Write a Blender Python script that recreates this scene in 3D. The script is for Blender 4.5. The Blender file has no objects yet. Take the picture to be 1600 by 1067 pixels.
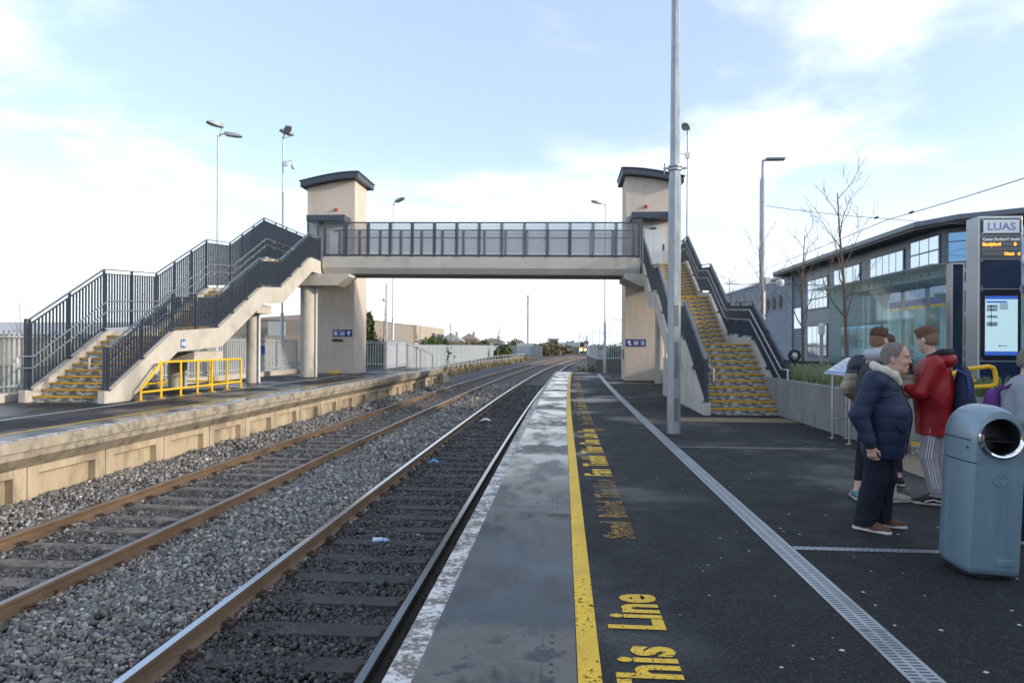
import bpy, bmesh, math, random
import numpy as np
from mathutils import Vector, Matrix
random.seed(7); rng = np.random.default_rng(7)
SC = bpy.context.scene; COL = SC.collection
# ------------------------------------------------------------------ camera
CAM_H = 1.6
cam = bpy.data.cameras.new("Camera"); cam_o = bpy.data.objects.new("Camera", cam); COL.objects.link(cam_o)
cam.sensor_width = 36.0; cam.lens = 36.0*1067/1600
cam.shift_y = 7.05/1600; cam.clip_start = .05; cam.clip_end = 6000
yaw = math.atan(80/1067); roll = math.radians(.3)
cam_o.matrix_world = (Matrix.Translation((0, 0, CAM_H)) @ Matrix.Rotation(yaw, 4, 'Z')
                      @ Matrix.Rotation(math.pi/2, 4, 'X') @ Matrix.Rotation(roll, 4, 'Z'))
cam.dof.use_dof = True; cam.dof.focus_distance = 6.0; cam.dof.aperture_fstop = 2.6
SC.camera = cam_o
# ------------------------------------------------------------------ sky, sun, exposure
SUN_EL, SUN_AZ = math.radians(17), math.radians(104)      # azimuth from +Y towards +X
W = bpy.data.worlds.new("World"); SC.world = W; W.use_nodes = True
nt = W.node_tree; nt.nodes.clear()
def N(t, **kw):
    n = nt.nodes.new(t)
    for k, v in kw.items(): setattr(n, k, v)
    return n
L = lambda a, b: nt.links.new(a, b)
sky = N('ShaderNodeTexSky', sky_type='NISHITA', sun_disc=False, sun_elevation=SUN_EL, sun_rotation=SUN_AZ)
sky.air_density = 1.0; sky.dust_density = 1.5; sky.ozone_density = 2.6
bg = N('ShaderNodeBackground'); out = N('ShaderNodeOutputWorld')
tc = N('ShaderNodeTexCoord'); sep = N('ShaderNodeSeparateXYZ'); L(tc.outputs['Generated'], sep.inputs[0])
def mth(op, a, b=None, c=None):
    n = N('ShaderNodeMath', operation=op)
    for i, v in enumerate((a, b, c)):
        if v is None: continue
        if isinstance(v, (int, float)): n.inputs[i].default_value = v
        else: L(v, n.inputs[i])
    return n.outputs[0]
zc = mth('MAXIMUM', sep.outputs[2], 0.0)
zz = mth('ADD', zc, .14)
comb = N('ShaderNodeCombineXYZ')
L(mth('DIVIDE', sep.outputs[0], zz), comb.inputs[0]); L(mth('DIVIDE', sep.outputs[1], zz), comb.inputs[1])
cn = N('ShaderNodeTexNoise'); cn.inputs['Scale'].default_value = .95; cn.inputs['Detail'].default_value = 8; cn.inputs['Roughness'].default_value = .56; cn.inputs['Distortion'].default_value = .25
mp = N('ShaderNodeMapping'); mp.inputs['Location'].default_value = (3.1, 1.7, 0); mp.inputs['Scale'].default_value = (1.0, 1.15, 1); L(comb.outputs[0], mp.inputs[0]); L(mp.outputs[0], cn.inputs['Vector'])
cr = N('ShaderNodeMapRange'); L(cn.outputs['Fac'], cr.inputs[0]); cr.inputs[1].default_value = .47; cr.inputs[2].default_value = .68; cr.interpolation_type = 'SMOOTHSTEP'
cloud = mth('MULTIPLY', cr.outputs[0], .85)
hz = N('ShaderNodeMapRange'); L(zc, hz.inputs[0]); hz.inputs[1].default_value = .29; hz.inputs[2].default_value = .02; hz.interpolation_type = 'SMOOTHSTEP'
hzf = mth('MULTIPLY', hz.outputs[0], .93)
mixh = N('ShaderNodeMixRGB'); L(hzf, mixh.inputs[0]); veil = N('ShaderNodeMixRGB'); veil.inputs[0].default_value = .38; skb = N('ShaderNodeVectorMath', operation='SCALE'); L(sky.outputs[0], skb.inputs[0]); skb.inputs['Scale'].default_value = 2.0; L(skb.outputs[0], veil.inputs[1]); veil.inputs[2].default_value = (5.5, 6.0, 6.7, 1); L(veil.outputs[0], mixh.inputs[1]); mixh.inputs[2].default_value = (7.3, 7.85, 8.4, 1)
mixc = N('ShaderNodeMixRGB'); L(cloud, mixc.inputs[0]); L(mixh.outputs[0], mixc.inputs[1]); mixc.inputs[2].default_value = (7.6, 7.95, 8.4, 1)
L(mixc.outputs[0], bg.inputs[0]); bg.inputs[1].default_value = .11
L(bg.outputs[0], out.inputs[0])
sun = bpy.data.lights.new("Sun", 'SUN'); sun.energy = 2.45; sun.angle = math.radians(3); sun.color = (1, .86, .68)
sun_o = bpy.data.objects.new("Sun", sun); COL.objects.link(sun_o)
to_sun = Vector((math.cos(SUN_EL)*math.sin(SUN_AZ), math.cos(SUN_EL)*math.cos(SUN_AZ), math.sin(SUN_EL)))
sun_o.rotation_euler = to_sun.to_track_quat('Z', 'Y').to_euler(); sun_o.location = (30, 0, 30)
SC.view_settings.view_transform = 'Standard'; SC.view_settings.look = 'None'; SC.view_settings.gamma = 1
SC.view_settings.exposure = .67
SC.render.film_transparent = False
try: SC.cycles.use_denoising = True; SC.cycles.max_bounces = 8; SC.cycles.transparent_max_bounces = 24
except Exception: pass
# ------------------------------------------------------------------ materials
MATS = {}
def M(name, col, rough=.6, metal=0., var=.2, scale=3., bump=0., bscale=60., spec=.5, streak=None, dirt=None, dscale=2., damt=.6, dlo=.5, dhi=.7,
      coat=0., alpha=1., trans=0., emit=None, estr=0., rvar=0., ior=1.45, tint=None):
    if name in MATS: return MATS[name]
    m = bpy.data.materials.new(name); m.use_nodes = True; t = m.node_tree; b = t.nodes['Principled BSDF']
    k = lambda a, c: t.links.new(a, c)
    b.inputs['Roughness'].default_value = rough; b.inputs['Metallic'].default_value = metal
    b.inputs['Specular IOR Level'].default_value = spec; b.inputs['IOR'].default_value = ior
    if coat: b.inputs['Coat Weight'].default_value = coat; b.inputs['Coat Roughness'].default_value = .08
    if trans: b.inputs['Transmission Weight'].default_value = trans
    b.inputs['Alpha'].default_value = alpha
    if emit: b.inputs['Emission Color'].default_value = (*emit, 1); b.inputs['Emission Strength'].default_value = estr
    c4 = (*col, 1)
    b.inputs['Base Color'].default_value = c4
    co = t.nodes.new('ShaderNodeTexCoord').outputs['Object']
    if streak:
        mpn = t.nodes.new('ShaderNodeMapping'); mpn.inputs['Scale'].default_value = streak; k(co, mpn.inputs[0]); cv = mpn.outputs[0]
    else: cv = co
    base = None
    if var:
        n = t.nodes.new('ShaderNodeTexNoise'); n.inputs['Scale'].default_value = scale; n.inputs['Detail'].default_value = 6; n.inputs['Roughness'].default_value = .62; k(cv, n.inputs['Vector'])
        mr = t.nodes.new('ShaderNodeMapRange'); k(n.outputs['Fac'], mr.inputs[0]); mr.inputs[1].default_value = .25; mr.inputs[2].default_value = .75
        mr.inputs[3].default_value = 1-var; mr.inputs[4].default_value = 1+var
        mx = t.nodes.new('ShaderNodeVectorMath'); mx.operation = 'SCALE'; mx.inputs[0].default_value = col; k(mr.outputs[0], mx.inputs['Scale'])
        base = mx.outputs[0]
        if rvar:
            r2 = t.nodes.new('ShaderNodeMapRange'); k(n.outputs['Fac'], r2.inputs[0]); r2.inputs[1].default_value = .3; r2.inputs[2].default_value = .7
            r2.inputs[3].default_value = max(.02, rough-rvar); r2.inputs[4].default_value = min(1, rough+rvar); k(r2.outputs[0], b.inputs['Roughness'])
    if dirt:
        n2 = t.nodes.new('ShaderNodeTexNoise'); n2.inputs['Scale'].default_value = dscale; n2.inputs['Detail'].default_value = 8; n2.inputs['Roughness'].default_value = .68; k(cv, n2.inputs['Vector'])
        m2 = t.nodes.new('ShaderNodeMapRange'); k(n2.outputs['Fac'], m2.inputs[0]); m2.inputs[1].default_value = dlo; m2.inputs[2].default_value = dhi; m2.inputs[4].default_value = damt
        x2 = t.nodes.new('ShaderNodeMixRGB'); k(m2.outputs[0], x2.inputs[0])
        if base: k(base, x2.inputs[1])
        else: x2.inputs[1].default_value = c4
        x2.inputs[2].default_value = (*dirt, 1); base = x2.outputs[0]
    if base: k(base, b.inputs['Base Color'])
    if bump:
        n3 = t.nodes.new('ShaderNodeTexNoise'); n3.inputs['Scale'].default_value = bscale; n3.inputs['Detail'].default_value = 4; k(co, n3.inputs['Vector'])
        bp = t.nodes.new('ShaderNodeBump'); bp.inputs['Strength'].default_value = bump; bp.inputs['Distance'].default_value = .01; k(n3.outputs['Fac'], bp.inputs['Height']); k(bp.outputs[0], b.inputs['Normal'])
    MATS[name] = m; return m
def glass(name, tint=(.8, .9, .9), op=.25, rough=.03):
    """thin pane: see-through with a fresnel reflection"""
    if name in MATS: return MATS[name]
    m = bpy.data.materials.new(name); m.use_nodes = True; t = m.node_tree; t.nodes.clear()
    o = t.nodes.new('ShaderNodeOutputMaterial'); tr = t.nodes.new('ShaderNodeBsdfTransparent'); tr.inputs[0].default_value = (*tint, 1)
    gl = t.nodes.new('ShaderNodeBsdfGlossy'); gl.inputs['Roughness'].default_value = rough
    lw = t.nodes.new('ShaderNodeLayerWeight'); lw.inputs[0].default_value = .35
    mr = t.nodes.new('ShaderNodeMapRange'); t.links.new(lw.outputs['Fresnel'], mr.inputs[0]); mr.inputs[3].default_value = op*.08; mr.inputs[4].default_value = op*.6
    mx = t.nodes.new('ShaderNodeMixShader'); t.links.new(mr.outputs[0], mx.inputs[0]); t.links.new(tr.outputs[0], mx.inputs[1]); t.links.new(gl.outputs[0], mx.inputs[2])
    t.links.new(mx.outputs[0], o.inputs[0]); MATS[name] = m; return m
def mesh_screen(name, col, op):
    """perforated sheet: even part-coverage of painted metal"""
    if name in MATS: return MATS[name]
    m = bpy.data.materials.new(name); m.use_nodes = True; b = m.node_tree.nodes['Principled BSDF']
    b.inputs['Base Color'].default_value = (*col, 1); b.inputs['Roughness'].default_value = .5; b.inputs['Alpha'].default_value = op
    MATS[name] = m; return m

concrete = M('concrete', (.48, .45, .40), .85, var=.16, scale=1.6, bump=.25, bscale=90, dirt=(.17, .155, .13), dscale=1.1, damt=.55, dlo=.52, dhi=.72)
conc_streak = M('concrete_streaked', (.45, .425, .38), .85, var=.2, scale=2., streak=(1.5, 1.5, .35), bump=.25, bscale=90, dirt=(.12, .11, .1), dscale=2.2, damt=.7, dlo=.52, dhi=.7)
beam_conc = M('beam_concrete', (.45, .43, .395), .85, var=.12, scale=1.2, streak=(.6, 1.5, .6), bump=.2, bscale=90, dirt=(.24, .225, .2), dscale=1.4, damt=.5, dlo=.54, dhi=.74)
render_beige = M('beige_render', (.58, .505, .435), .9, var=.07, scale=5, bump=.5, bscale=120, streak=(1.3, 1.3, .28), dirt=(.36, .31, .265), dscale=1.6, damt=.55, dlo=.5, dhi=.75)
slate = M('slate_paint', (.046, .060, .084), .42, var=.12, scale=5)
slate_light = M('slate_coping', (.12, .14, .17), .5, var=.1, scale=5)
galv = M('galvanised', (.40, .43, .46), .45, .55, var=.14, scale=9, bump=.05, bscale=30, rvar=.1)
galv_dull = M('galvanised_dull', (.43, .465, .50), .6, .2, var=.14, scale=6)
steel = M('stainless', (.58, .58, .58), .28, .95, var=.05, scale=20)
yellow = M('yellow_paint', (.78, .47, .015), .5, var=.08, scale=8)
nose_yel = M('yellow_nosing', (.62, .34, .012), .75, var=.25, scale=14, dirt=(.14, .09, .03), dscale=8, damt=.7, dlo=.52, dhi=.68)
tread_m = M('tread_dark', (.165, .125, .075), .8, var=.3, scale=6, bump=.2, bscale=60)
step_conc = M('step_concrete', (.46, .45, .42), .85, var=.25, scale=5, streak=(1.1, 1, 3), bump=.2, bscale=60, dirt=(.10, .09, .065), dscale=4.5, damt=.9, dlo=.45, dhi=.54)
white = M('white_paint', (.72, .72, .71), .5, var=.06, scale=4)
offwhite = M('offwhite_panel', (.62, .64, .65), .4, var=.05, scale=3)
black = M('black_plastic', (.018, .019, .021), .45, var=.1, scale=5)
sign_blue = M('sign_blue', (.012, .045, .24), .4, var=.04, scale=4)
sign_white = M('sign_white', (.78, .79, .8), .45, var=0)
red_plastic = M('red_plastic', (.45, .03, .02), .4, var=0)
# ------------------------------------------------------------------ mesh helpers
class MB:
    def __init__(s): s.v = []; s.f = []; s.m = []; s.uv = {}
    def add(s, vs, fs, mi=0):
        o = len(s.v); s.v += [tuple(map(float, v)) for v in vs]; s.f += [tuple(o+i for i in f) for f in fs]; s.m += [mi]*len(fs); return s
    def box(s, x0, x1, y0, y1, z0, z1, mi=0, R=None):
        vs = [(x, y, z) for z in (z0, z1) for y in (y0, y1) for x in (x0, x1)]
        if R is not None: vs = [tuple(R @ Vector(v)) for v in vs]
        return s.add(vs, [(0, 2, 3, 1), (4, 5, 7, 6), (0, 1, 5, 4), (2, 6, 7, 3), (0, 4, 6, 2), (1, 3, 7, 5)], mi)
    def prism(s, poly, axis, a, b, mi=0):
        """poly in the plane perpendicular to axis ('x': (y,z), 'y': (x,z), 'z': (x,y))"""
        mk = {'x': lambda p, t: (t, p[0], p[1]), 'y': lambda p, t: (p[0], t, p[1]), 'z': lambda p, t: (p[0], p[1], t)}[axis]
        n = len(poly); vs = [mk(p, a) for p in poly]+[mk(p, b) for p in poly]
        fs = [tuple(range(n)), tuple(range(2*n-1, n-1, -1))]+[(i, i+n, (i+1) % n+n, (i+1) % n) for i in range(n)]
        return s.add(vs, fs, mi)
    def tube(s, pts, r, seg=8, mi=0, cap=True, flat=None):
        pts = [Vector(p) for p in pts]; n = len(pts); rr = r if isinstance(r, (list, tuple)) else [r]*n; rings = []
        up = None
        for i, p in enumerate(pts):
            t = (pts[min(i+1, n-1)]-pts[max(i-1, 0)]).normalized()
            if up is None or abs(up.dot(t)) > .95: up = Vector((0, 0, 1)) if abs(t.z) < .9 else Vector((1, 0, 0))
            a = t.cross(up).normalized(); b = a.cross(t).normalized(); up = b
            rings.append([p+(a*math.cos(2*math.pi*k/seg)+b*math.sin(2*math.pi*k/seg)*(flat or 1))*rr[i] for k in range(seg)])
        vs = [v for rg in rings for v in rg]; fs = []
        for i in range(n-1):
            for k in range(seg):
                fs.append((i*seg+k, i*seg+(k+1) % seg, (i+1)*seg+(k+1) % seg, (i+1)*seg+k))
        if cap: fs += [tuple(range(seg-1, -1, -1)), tuple((n-1)*seg+k for k in range(seg))]
        return s.add(vs, fs, mi)
    def bar(s, p, q, w, h, mi=0):
        """square bar from p to q, h measured in the vertical plane"""
        p, q = Vector(p), Vector(q); t = (q-p).normalized(); up = Vector((0, 0, 1)) if abs(t.z) < .95 else Vector((0, 1, 0))
        a = t.cross(up).normalized()*w/2; b = a.cross(t).normalized()*h/2
        vs = [e+u*a+v*b for e in (p, q) for u, v in ((-1, -1), (1, -1), (1, 1), (-1, 1))]
        return s.add(vs, [(3, 2, 1, 0), (4, 5, 6, 7), (0, 1, 5, 4), (1, 2, 6, 5), (2, 3, 7, 6), (3, 0, 4, 7)], mi)
    def lathe(s, prof, c=(0, 0, 0), seg=24, mi=0, sx=1, sy=1):
        vs = []; n = len(prof)
        for r, z in prof:
            for k in range(seg): vs.append((c[0]+r*sx*math.cos(2*math.pi*k/seg), c[1]+r*sy*math.sin(2*math.pi*k/seg), c[2]+z))
        fs = [(i*seg+k, i*seg+(k+1) % seg, (i+1)*seg+(k+1) % seg, (i+1)*seg+k) for i in range(n-1) for k in range(seg)]
        fs += [tuple(range(seg-1, -1, -1)), tuple((n-1)*seg+k for k in range(seg))]
        return s.add(vs, fs, mi)
    def mesh(s, name, mats, off=(0, 0, 0), smooth=False, bevel=0):
        me = bpy.data.meshes.new(name); o = Vector(off)
        me.from_pydata([tuple(Vector(v)-o) for v in s.v], [], s.f)
        for m in (mats if isinstance(mats, (list, tuple)) else [mats]): me.materials.append(m)
        me.polygons.foreach_set('material_index', s.m)
        bm = bmesh.new(); bm.from_mesh(me)
        bmesh.ops.recalc_face_normals(bm, faces=bm.faces)
        if bevel: bmesh.ops.bevel(bm, geom=[e for e in bm.edges if len(e.link_faces) == 2 and e.calc_face_angle(0) > .5], offset=bevel, segments=2, affect='EDGES', profile=.6)
        bm.to_mesh(me); bm.free()
        if smooth: smooth_by_angle(me, smooth if isinstance(smooth, float) else .7)
        return me
    def build(s, name, mats, parent=None, smooth=False, bevel=0, base=None):
        """one linked mesh object; a parentless one gets its origin at `base`"""
        off = world_loc(parent) if parent else Vector(base or (0, 0, 0))
        o = bpy.data.objects.new(name, s.mesh(name, mats, off, smooth, bevel)); COL.objects.link(o)
        if parent: o.parent = parent
        else: o.location = off
        return o
def world_loc(o):
    v = Vector((0, 0, 0))
    while o is not None: v += o.location; o = o.parent
    return v
def smooth_by_angle(me, ang):
    me.polygons.foreach_set('use_smooth', [True]*len(me.polygons))
    try: me.set_sharp_from_angle(angle=ang)
    except Exception: pass
def tag(o, label=None, cat=None, group=None, kind=None):
    if label: o['label'] = label
    if cat: o['category'] = cat
    if group: o['group'] = group
    if kind: o['kind'] = kind
    return o
def thing(name, loc, label, cat, group=None):
    o = bpy.data.objects.new(name, None); COL.objects.link(o); o.location = loc; o.empty_display_size = .2
    return tag(o, label, cat, group)
def copy_tree(o, parent=None):
    c = o.copy(); COL.objects.link(c)
    if parent is not None: c.parent = parent
    for ch in list(o.children): copy_tree(ch, c)
    return c
def text_obj(name, body, size, mat, mtx, parent=None, sx=1., bold=0., align='LEFT', depth=0., sp=1.):
    """lettering turned into a mesh; mtx places local x = reading direction, y = up"""
    cu = bpy.data.curves.new(name, 'FONT'); cu.body = body; cu.size = size; cu.offset = bold; cu.align_x = align; cu.extrude = depth; cu.resolution_u = 3; cu.space_character = sp
    tmp = bpy.data.objects.new(name, cu); COL.objects.link(tmp)
    dg = bpy.context.evaluated_depsgraph_get(); me = bpy.data.meshes.new_from_object(tmp.evaluated_get(dg))
    bpy.data.objects.remove(tmp); bpy.data.curves.remove(cu)
    me.transform(Matrix.Diagonal((sx, 1, 1, 1))); me.transform(mtx)
    off = world_loc(parent) if parent else Vector((0, 0, 0))
    me.transform(Matrix.Translation(-off)); me.name = name
    me.materials.clear(); me.materials.append(mat)
    o = bpy.data.objects.new(name, me); COL.objects.link(o)
    if parent: o.parent = parent
    return o
FACE_CAM = Matrix.Rotation(math.pi/2, 4, 'X')            # text plane facing -Y
def at(x, y, z, R=FACE_CAM): return Matrix.Translation((x, y, z)) @ R
def S(Y):
    """sideways shift of the line as it curves away"""
    Y = np.asarray(Y, float); a = np.where(Y < 12, 0, .0004*(np.clip(Y, 12, 148)-12)**2)
    t = np.clip(Y-148, 0, 400); return a+.109*t-.0011*t*t
def Sf(y): return float(S(y))
# ================================================================== surfaces
def node_mat(name):
    m = bpy.data.materials.new(name); m.use_nodes = True; t = m.node_tree; b = t.nodes['Principled BSDF']
    def n(ty, **kw):
        x = t.nodes.new(ty)
        for k, v in kw.items():
            if k.startswith('i_'): x.inputs[k[2:].replace('_', ' ')].default_value = v
            else: setattr(x, k, v)
        return x
    def lk(a, c): t.links.new(a, c)
    def ma(op, *a, clamp=False):
        x = t.nodes.new('ShaderNodeMath'); x.operation = op; x.use_clamp = clamp
        for i, v in enumerate(a):
            if isinstance(v, (int, float)): x.inputs[i].default_value = v
            else: lk(v, x.inputs[i])
        return x.outputs[0]
    def mr(v, a, bb, c=0., d=1., smooth=True):
        x = t.nodes.new('ShaderNodeMapRange'); lk(v, x.inputs[0])
        for i, q in enumerate((a, bb, c, d)): x.inputs[i+1].default_value = q
        if smooth: x.interpolation_type = 'SMOOTHSTEP'
        return x.outputs[0]
    def mix(f, a, bb):
        x = t.nodes.new('ShaderNodeMixRGB')
        for i, v in enumerate((f, a, bb)):
            if isinstance(v, (int, float)): x.inputs[i].default_value = v
            elif isinstance(v, tuple): x.inputs[i].default_value = (*v, 1)
            else: lk(v, x.inputs[i])
        return x.outputs[0]
    def noise(vec, sc, det=6, ro=.6):
        x = n('ShaderNodeTexNoise'); x.inputs['Scale'].default_value = sc; x.inputs['Detail'].default_value = det; x.inputs['Roughness'].default_value = ro
        if vec is not None: lk(vec, x.inputs['Vector'])
        return x.outputs['Fac']
    def bump(h, st, dist, prev=None):
        x = n('ShaderNodeBump'); x.inputs['Strength'].default_value = st; x.inputs['Distance'].default_value = dist; lk(h, x.inputs['Height'])
        if prev is not None: lk(prev, x.inputs['Normal'])
        return x.outputs[0]
    return m, t, b, n, lk, ma, mr, mix, noise, bump
def scaled(n, lk, vec, s):
    x = n('ShaderNodeMapping'); x.inputs['Scale'].default_value = s; lk(vec, x.inputs[0]); return x.outputs[0]

def asphalt_mat(name, dark=(.008, .009, .011), light=(.14, .145, .155), wet=.56, lo=.26, hi=.72):
    m, t, b, n, lk, ma, mr, mix, noise, bump = node_mat(name)
    co = n('ShaderNodeTexCoord').outputs['Object']
    v = n('ShaderNodeTexVoronoi'); v.inputs['Scale'].default_value = 78; lk(co, v.inputs['Vector'])
    fine = noise(co, 210, 3, .7)
    big = noise(co, .38, 5, .55); mid = noise(co, 2.6, 5, .6)
    sp = ma('MULTIPLY', mr(v.outputs['Color'], .45, 1.0), mr(fine, .4, .7))
    col = mix(ma('MULTIPLY', sp, .8), dark, light)
    col = mix(ma('MULTIPLY', mr(mid, .42, .7), .16), col, (.040, .042, .045))
    lk(col, b.inputs['Base Color'])
    wetf = mr(big, wet-.07, wet+.1)
    r = ma('SUBTRACT', mr(mid, .3, .7, hi-.08, hi+.08), ma('MULTIPLY', wetf, hi-lo))
    lk(r, b.inputs['Roughness']); b.inputs['Specular IOR Level'].default_value = .28
    hgt = ma('ADD', v.outputs['Distance'], ma('MULTIPLY', fine, .5))
    x = n('ShaderNodeBump'); x.inputs['Distance'].default_value = .010; lk(ma('SUBTRACT', .9, ma('MULTIPLY', wetf, .4)), x.inputs['Strength']); lk(hgt, x.inputs['Height'])
    lk(x.outputs[0], b.inputs['Normal']); return m
asphalt = asphalt_mat('asphalt_damp')
asphalt_far = asphalt_mat('asphalt_far', wet=.46)

def coping_mat(name, paint_a, paint_b, joint0, pitch, dots=True, base=(.019, .020, .023), dry=(.20, .19, .178)):
    """platform edge slabs: worn white nosing, damp dark top, dry concrete by the joints"""
    m, t, b, n, lk, ma, mr, mix, noise, bump = node_mat(name)
    uvn = n('ShaderNodeUVMap'); uvn.uv_map = 'UVMap'; uv = uvn.outputs[0]
    s = n('ShaderNodeSeparateXYZ'); lk(uv, s.inputs[0]); u, v = s.outputs[0], s.outputs[1]
    n1 = noise(scaled(n, lk, uv, (1, .5, 1)), 1.9, 6, .6); n2 = noise(uv, 26, 8, .72); n3 = noise(uv, 5.5, 6, .65); n4 = noise(uv, 140, 4, .6); n5 = noise(scaled(n, lk, uv, (7, 1, 1)), 1.6, 5, .6)
    w = ma('FRACT', ma('DIVIDE', ma('ADD', ma('SUBTRACT', v, joint0), 100*pitch), pitch))
    wd = ma('ADD', w, ma('MULTIPLY', ma('SUBTRACT', n1, .5), .5))
    dryf = ma('MULTIPLY', mr(wd, .02, .06), mr(wd, .30, .22))
    dryf = ma('MULTIPLY', ma('MULTIPLY', dryf, .85), mr(n3, .34, .5), clamp=True)
    jt = ma('LESS_THAN', ma('ABSOLUTE', ma('SUBTRACT', w, .004)), .0035)
    near = mr(ma('ADD', v, ma('MULTIPLY', ma('SUBTRACT', n1, .5), 3.)), 4.6, 3.2)
    dryf = ma('MAXIMUM', dryf, ma('MULTIPLY', near, .05))
    damp = mix(mr(n3, .3, .7), base, tuple(c*1.7 for c in base))
    damp = mix(ma('MULTIPLY', mr(n2, .5, .75), .35), damp, (.02, .019, .018))
    col = mix(dryf, damp, mix(mr(n3, .35, .65), dry, tuple(c*.72 for c in dry)))
    streak = ma('MULTIPLY', mr(n5, .52, .75), .15); col = mix(streak, col, (.07, .069, .068))
    if dots:
        dv = ma('ABSOLUTE', ma('SUBTRACT', ma('FRACT', ma('DIVIDE', v, .083)), .5)); du = ma('ABSOLUTE', ma('ADD', u, .052))
        dd = ma('MULTIPLY', ma('LESS_THAN', dv, .16), ma('LESS_THAN', du, .010)); dd = ma('MULTIPLY', dd, mr(n1, .36, .5)); col = mix(ma('MULTIPLY', dd, .85), col, (.012, .012, .012))
        gl = ma('LESS_THAN', ma('ABSOLUTE', ma('ADD', u, .10)), .004); col = mix(ma('MULTIPLY', gl, .5), col, (.03, .03, .03))
    pe = ma('ADD', u, ma('MULTIPLY', ma('SUBTRACT', n2, .5), .02))
    pm = ma('MULTIPLY', ma('GREATER_THAN', pe, paint_a), ma('LESS_THAN', pe, paint_b))
    worn = mr(ma('ADD', ma('MULTIPLY', n2, .55), ma('MULTIPLY', n3, .45)), .455, .57)
    col = mix(pm, col, mix(worn, (.17, .155, .14), (.68, .665, .65)))
    col = mix(jt, col, (.02, .02, .02)); lk(col, b.inputs['Base Color'])
    b.inputs['Specular IOR Level'].default_value = .27; wet = mr(n1, .36, .62, .34, .07)
    r = ma('ADD', wet, ma('ADD', ma('MULTIPLY', dryf, .5), ma('MULTIPLY', pm, .5)), clamp=True); lk(r, b.inputs['Roughness'])
    bs = ma('ADD', ma('MULTIPLY', n4, .5), ma('MULTIPLY', n2, .8))
    x = n('ShaderNodeBump'); x.inputs['Distance'].default_value = .004; lk(ma('ADD', .10, ma('MULTIPLY', ma('MAXIMUM', dryf, pm), .35)), x.inputs['Strength']); lk(bs, x.inputs['Height'])
    lk(x.outputs[0], b.inputs['Normal']); return m
def paint_mat(name, col=(.80, .50, .025), lo=.36, hi=.42, sc=30., dirty=(.05, .045, .035)):
    """road paint that has flaked off in places: bare patches are left open"""
    m, t, b, n, lk, ma, mr, mix, noise, bump = node_mat(name)
    co = n('ShaderNodeTexCoord').outputs['Object']
    a = noise(co, sc, 8, .7); c = noise(co, 1.3, 4, .6); d = noise(co, 120, 3, .6)
    keep = mr(ma('ADD', a, ma('MULTIPLY', ma('SUBTRACT', c, .5), .35)), lo, hi)
    lk(mix(mr(c, .4, .75), col, tuple(x*.72 for x in col)), b.inputs['Base Color']); lk(keep, b.inputs['Alpha'])
    b.inputs['Roughness'].default_value = .55; lk(bump(d, .5, .004), b.inputs['Normal']); return m
paint_yel = paint_mat('yellow_line_paint'); paint_letters = paint_mat('yellow_letter_paint', lo=.37, hi=.45, sc=55)
paint_faded = paint_mat('yellow_faded_paint', col=(.42, .24, .03), lo=.47, hi=.54, sc=38); paint_half = paint_mat('yellow_half_faded_paint', col=(.55, .33, .03), lo=.42, hi=.5, sc=40)
paint_far = paint_mat('yellow_far_paint', col=(.55, .33, .03), lo=.34, hi=.44, sc=7)

def strip(name, prof, ys, mats, shift=S, mi=None, parent=None, closed=False, kind='structure', ends=False):
    """profile [(x offset, z)] swept along the line; UV = (x offset, y)"""
    prof = [(float(a), float(b)) for a, b in prof]; n = len(prof); ys = np.asarray(ys, float); sh = shift(ys)
    vs = [(p[0]+sh[i], ys[i], p[1]) for i in range(len(ys)) for p in prof]; fs = []; ms = []
    kk = n if closed else n-1
    for i in range(len(ys)-1):
        for k in range(kk):
            a, b2 = i*n+k, i*n+(k+1) % n; fs.append((a, b2, b2+n, a+n)); ms.append(mi[k] if mi else 0)
    if ends: fs += [tuple(range(n-1, -1, -1)), tuple((len(ys)-1)*n+k for k in range(n))]; ms += [0, 0]
    me = bpy.data.meshes.new(name); me.from_pydata(vs, [], fs)
    for m in (mats if isinstance(mats, (list, tuple)) else [mats]): me.materials.append(m)
    me.polygons.foreach_set('material_index', ms)
    uvl = me.uv_layers.new(name='UVMap'); li = np.empty(len(me.loops), np.int32); me.loops.foreach_get('vertex_index', li)
    uvv = np.array([(prof[k % n][0], ys[k//n]) for k in range(len(vs))])[li]; uvl.data.foreach_set('uv', uvv.ravel())
    bm = bmesh.new(); bm.from_mesh(me); bmesh.ops.recalc_face_normals(bm, faces=bm.faces); bm.to_mesh(me); bm.free()
    o = bpy.data.objects.new(name, me); COL.objects.link(o)
    if parent: o.parent = parent
    if kind: o['kind'] = kind
    return o
def flat(name, x0, x1, y0, y1, z, mat, kind='structure'):
    o = MB().add([(x0, y0, z), (x1, y0, z), (x1, y1, z), (x0, y1, z)], [(0, 1, 2, 3)]).build(name, mat); o['kind'] = kind; return o
def up(o):
    """make an open sheet face upwards"""
    me = o.data
    if len(me.polygons) and sum(p.normal.z for p in me.polygons) < 0: me.flip_normals()
    return o
ZR = -.74; ZB = -.90; ZF = .22
ys_n = np.concatenate([np.arange(-4, 12, 2.), np.arange(12, 43.3, 1.), [43.3]])
ys_l = np.concatenate([np.arange(-8, 12, 4.), np.arange(12, 60, 2.), np.arange(60, 380, 4.)])
# ground to the horizon
gm = M('rough_ground', (.085, .085, .045), .95, var=.4, scale=.09, dirt=(.16, .13, .075), dscale=.25, damt=.8, bump=.4, bscale=3)
flat('ground', -1500, 1500, -200, 3500, -1.25, gm)
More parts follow.
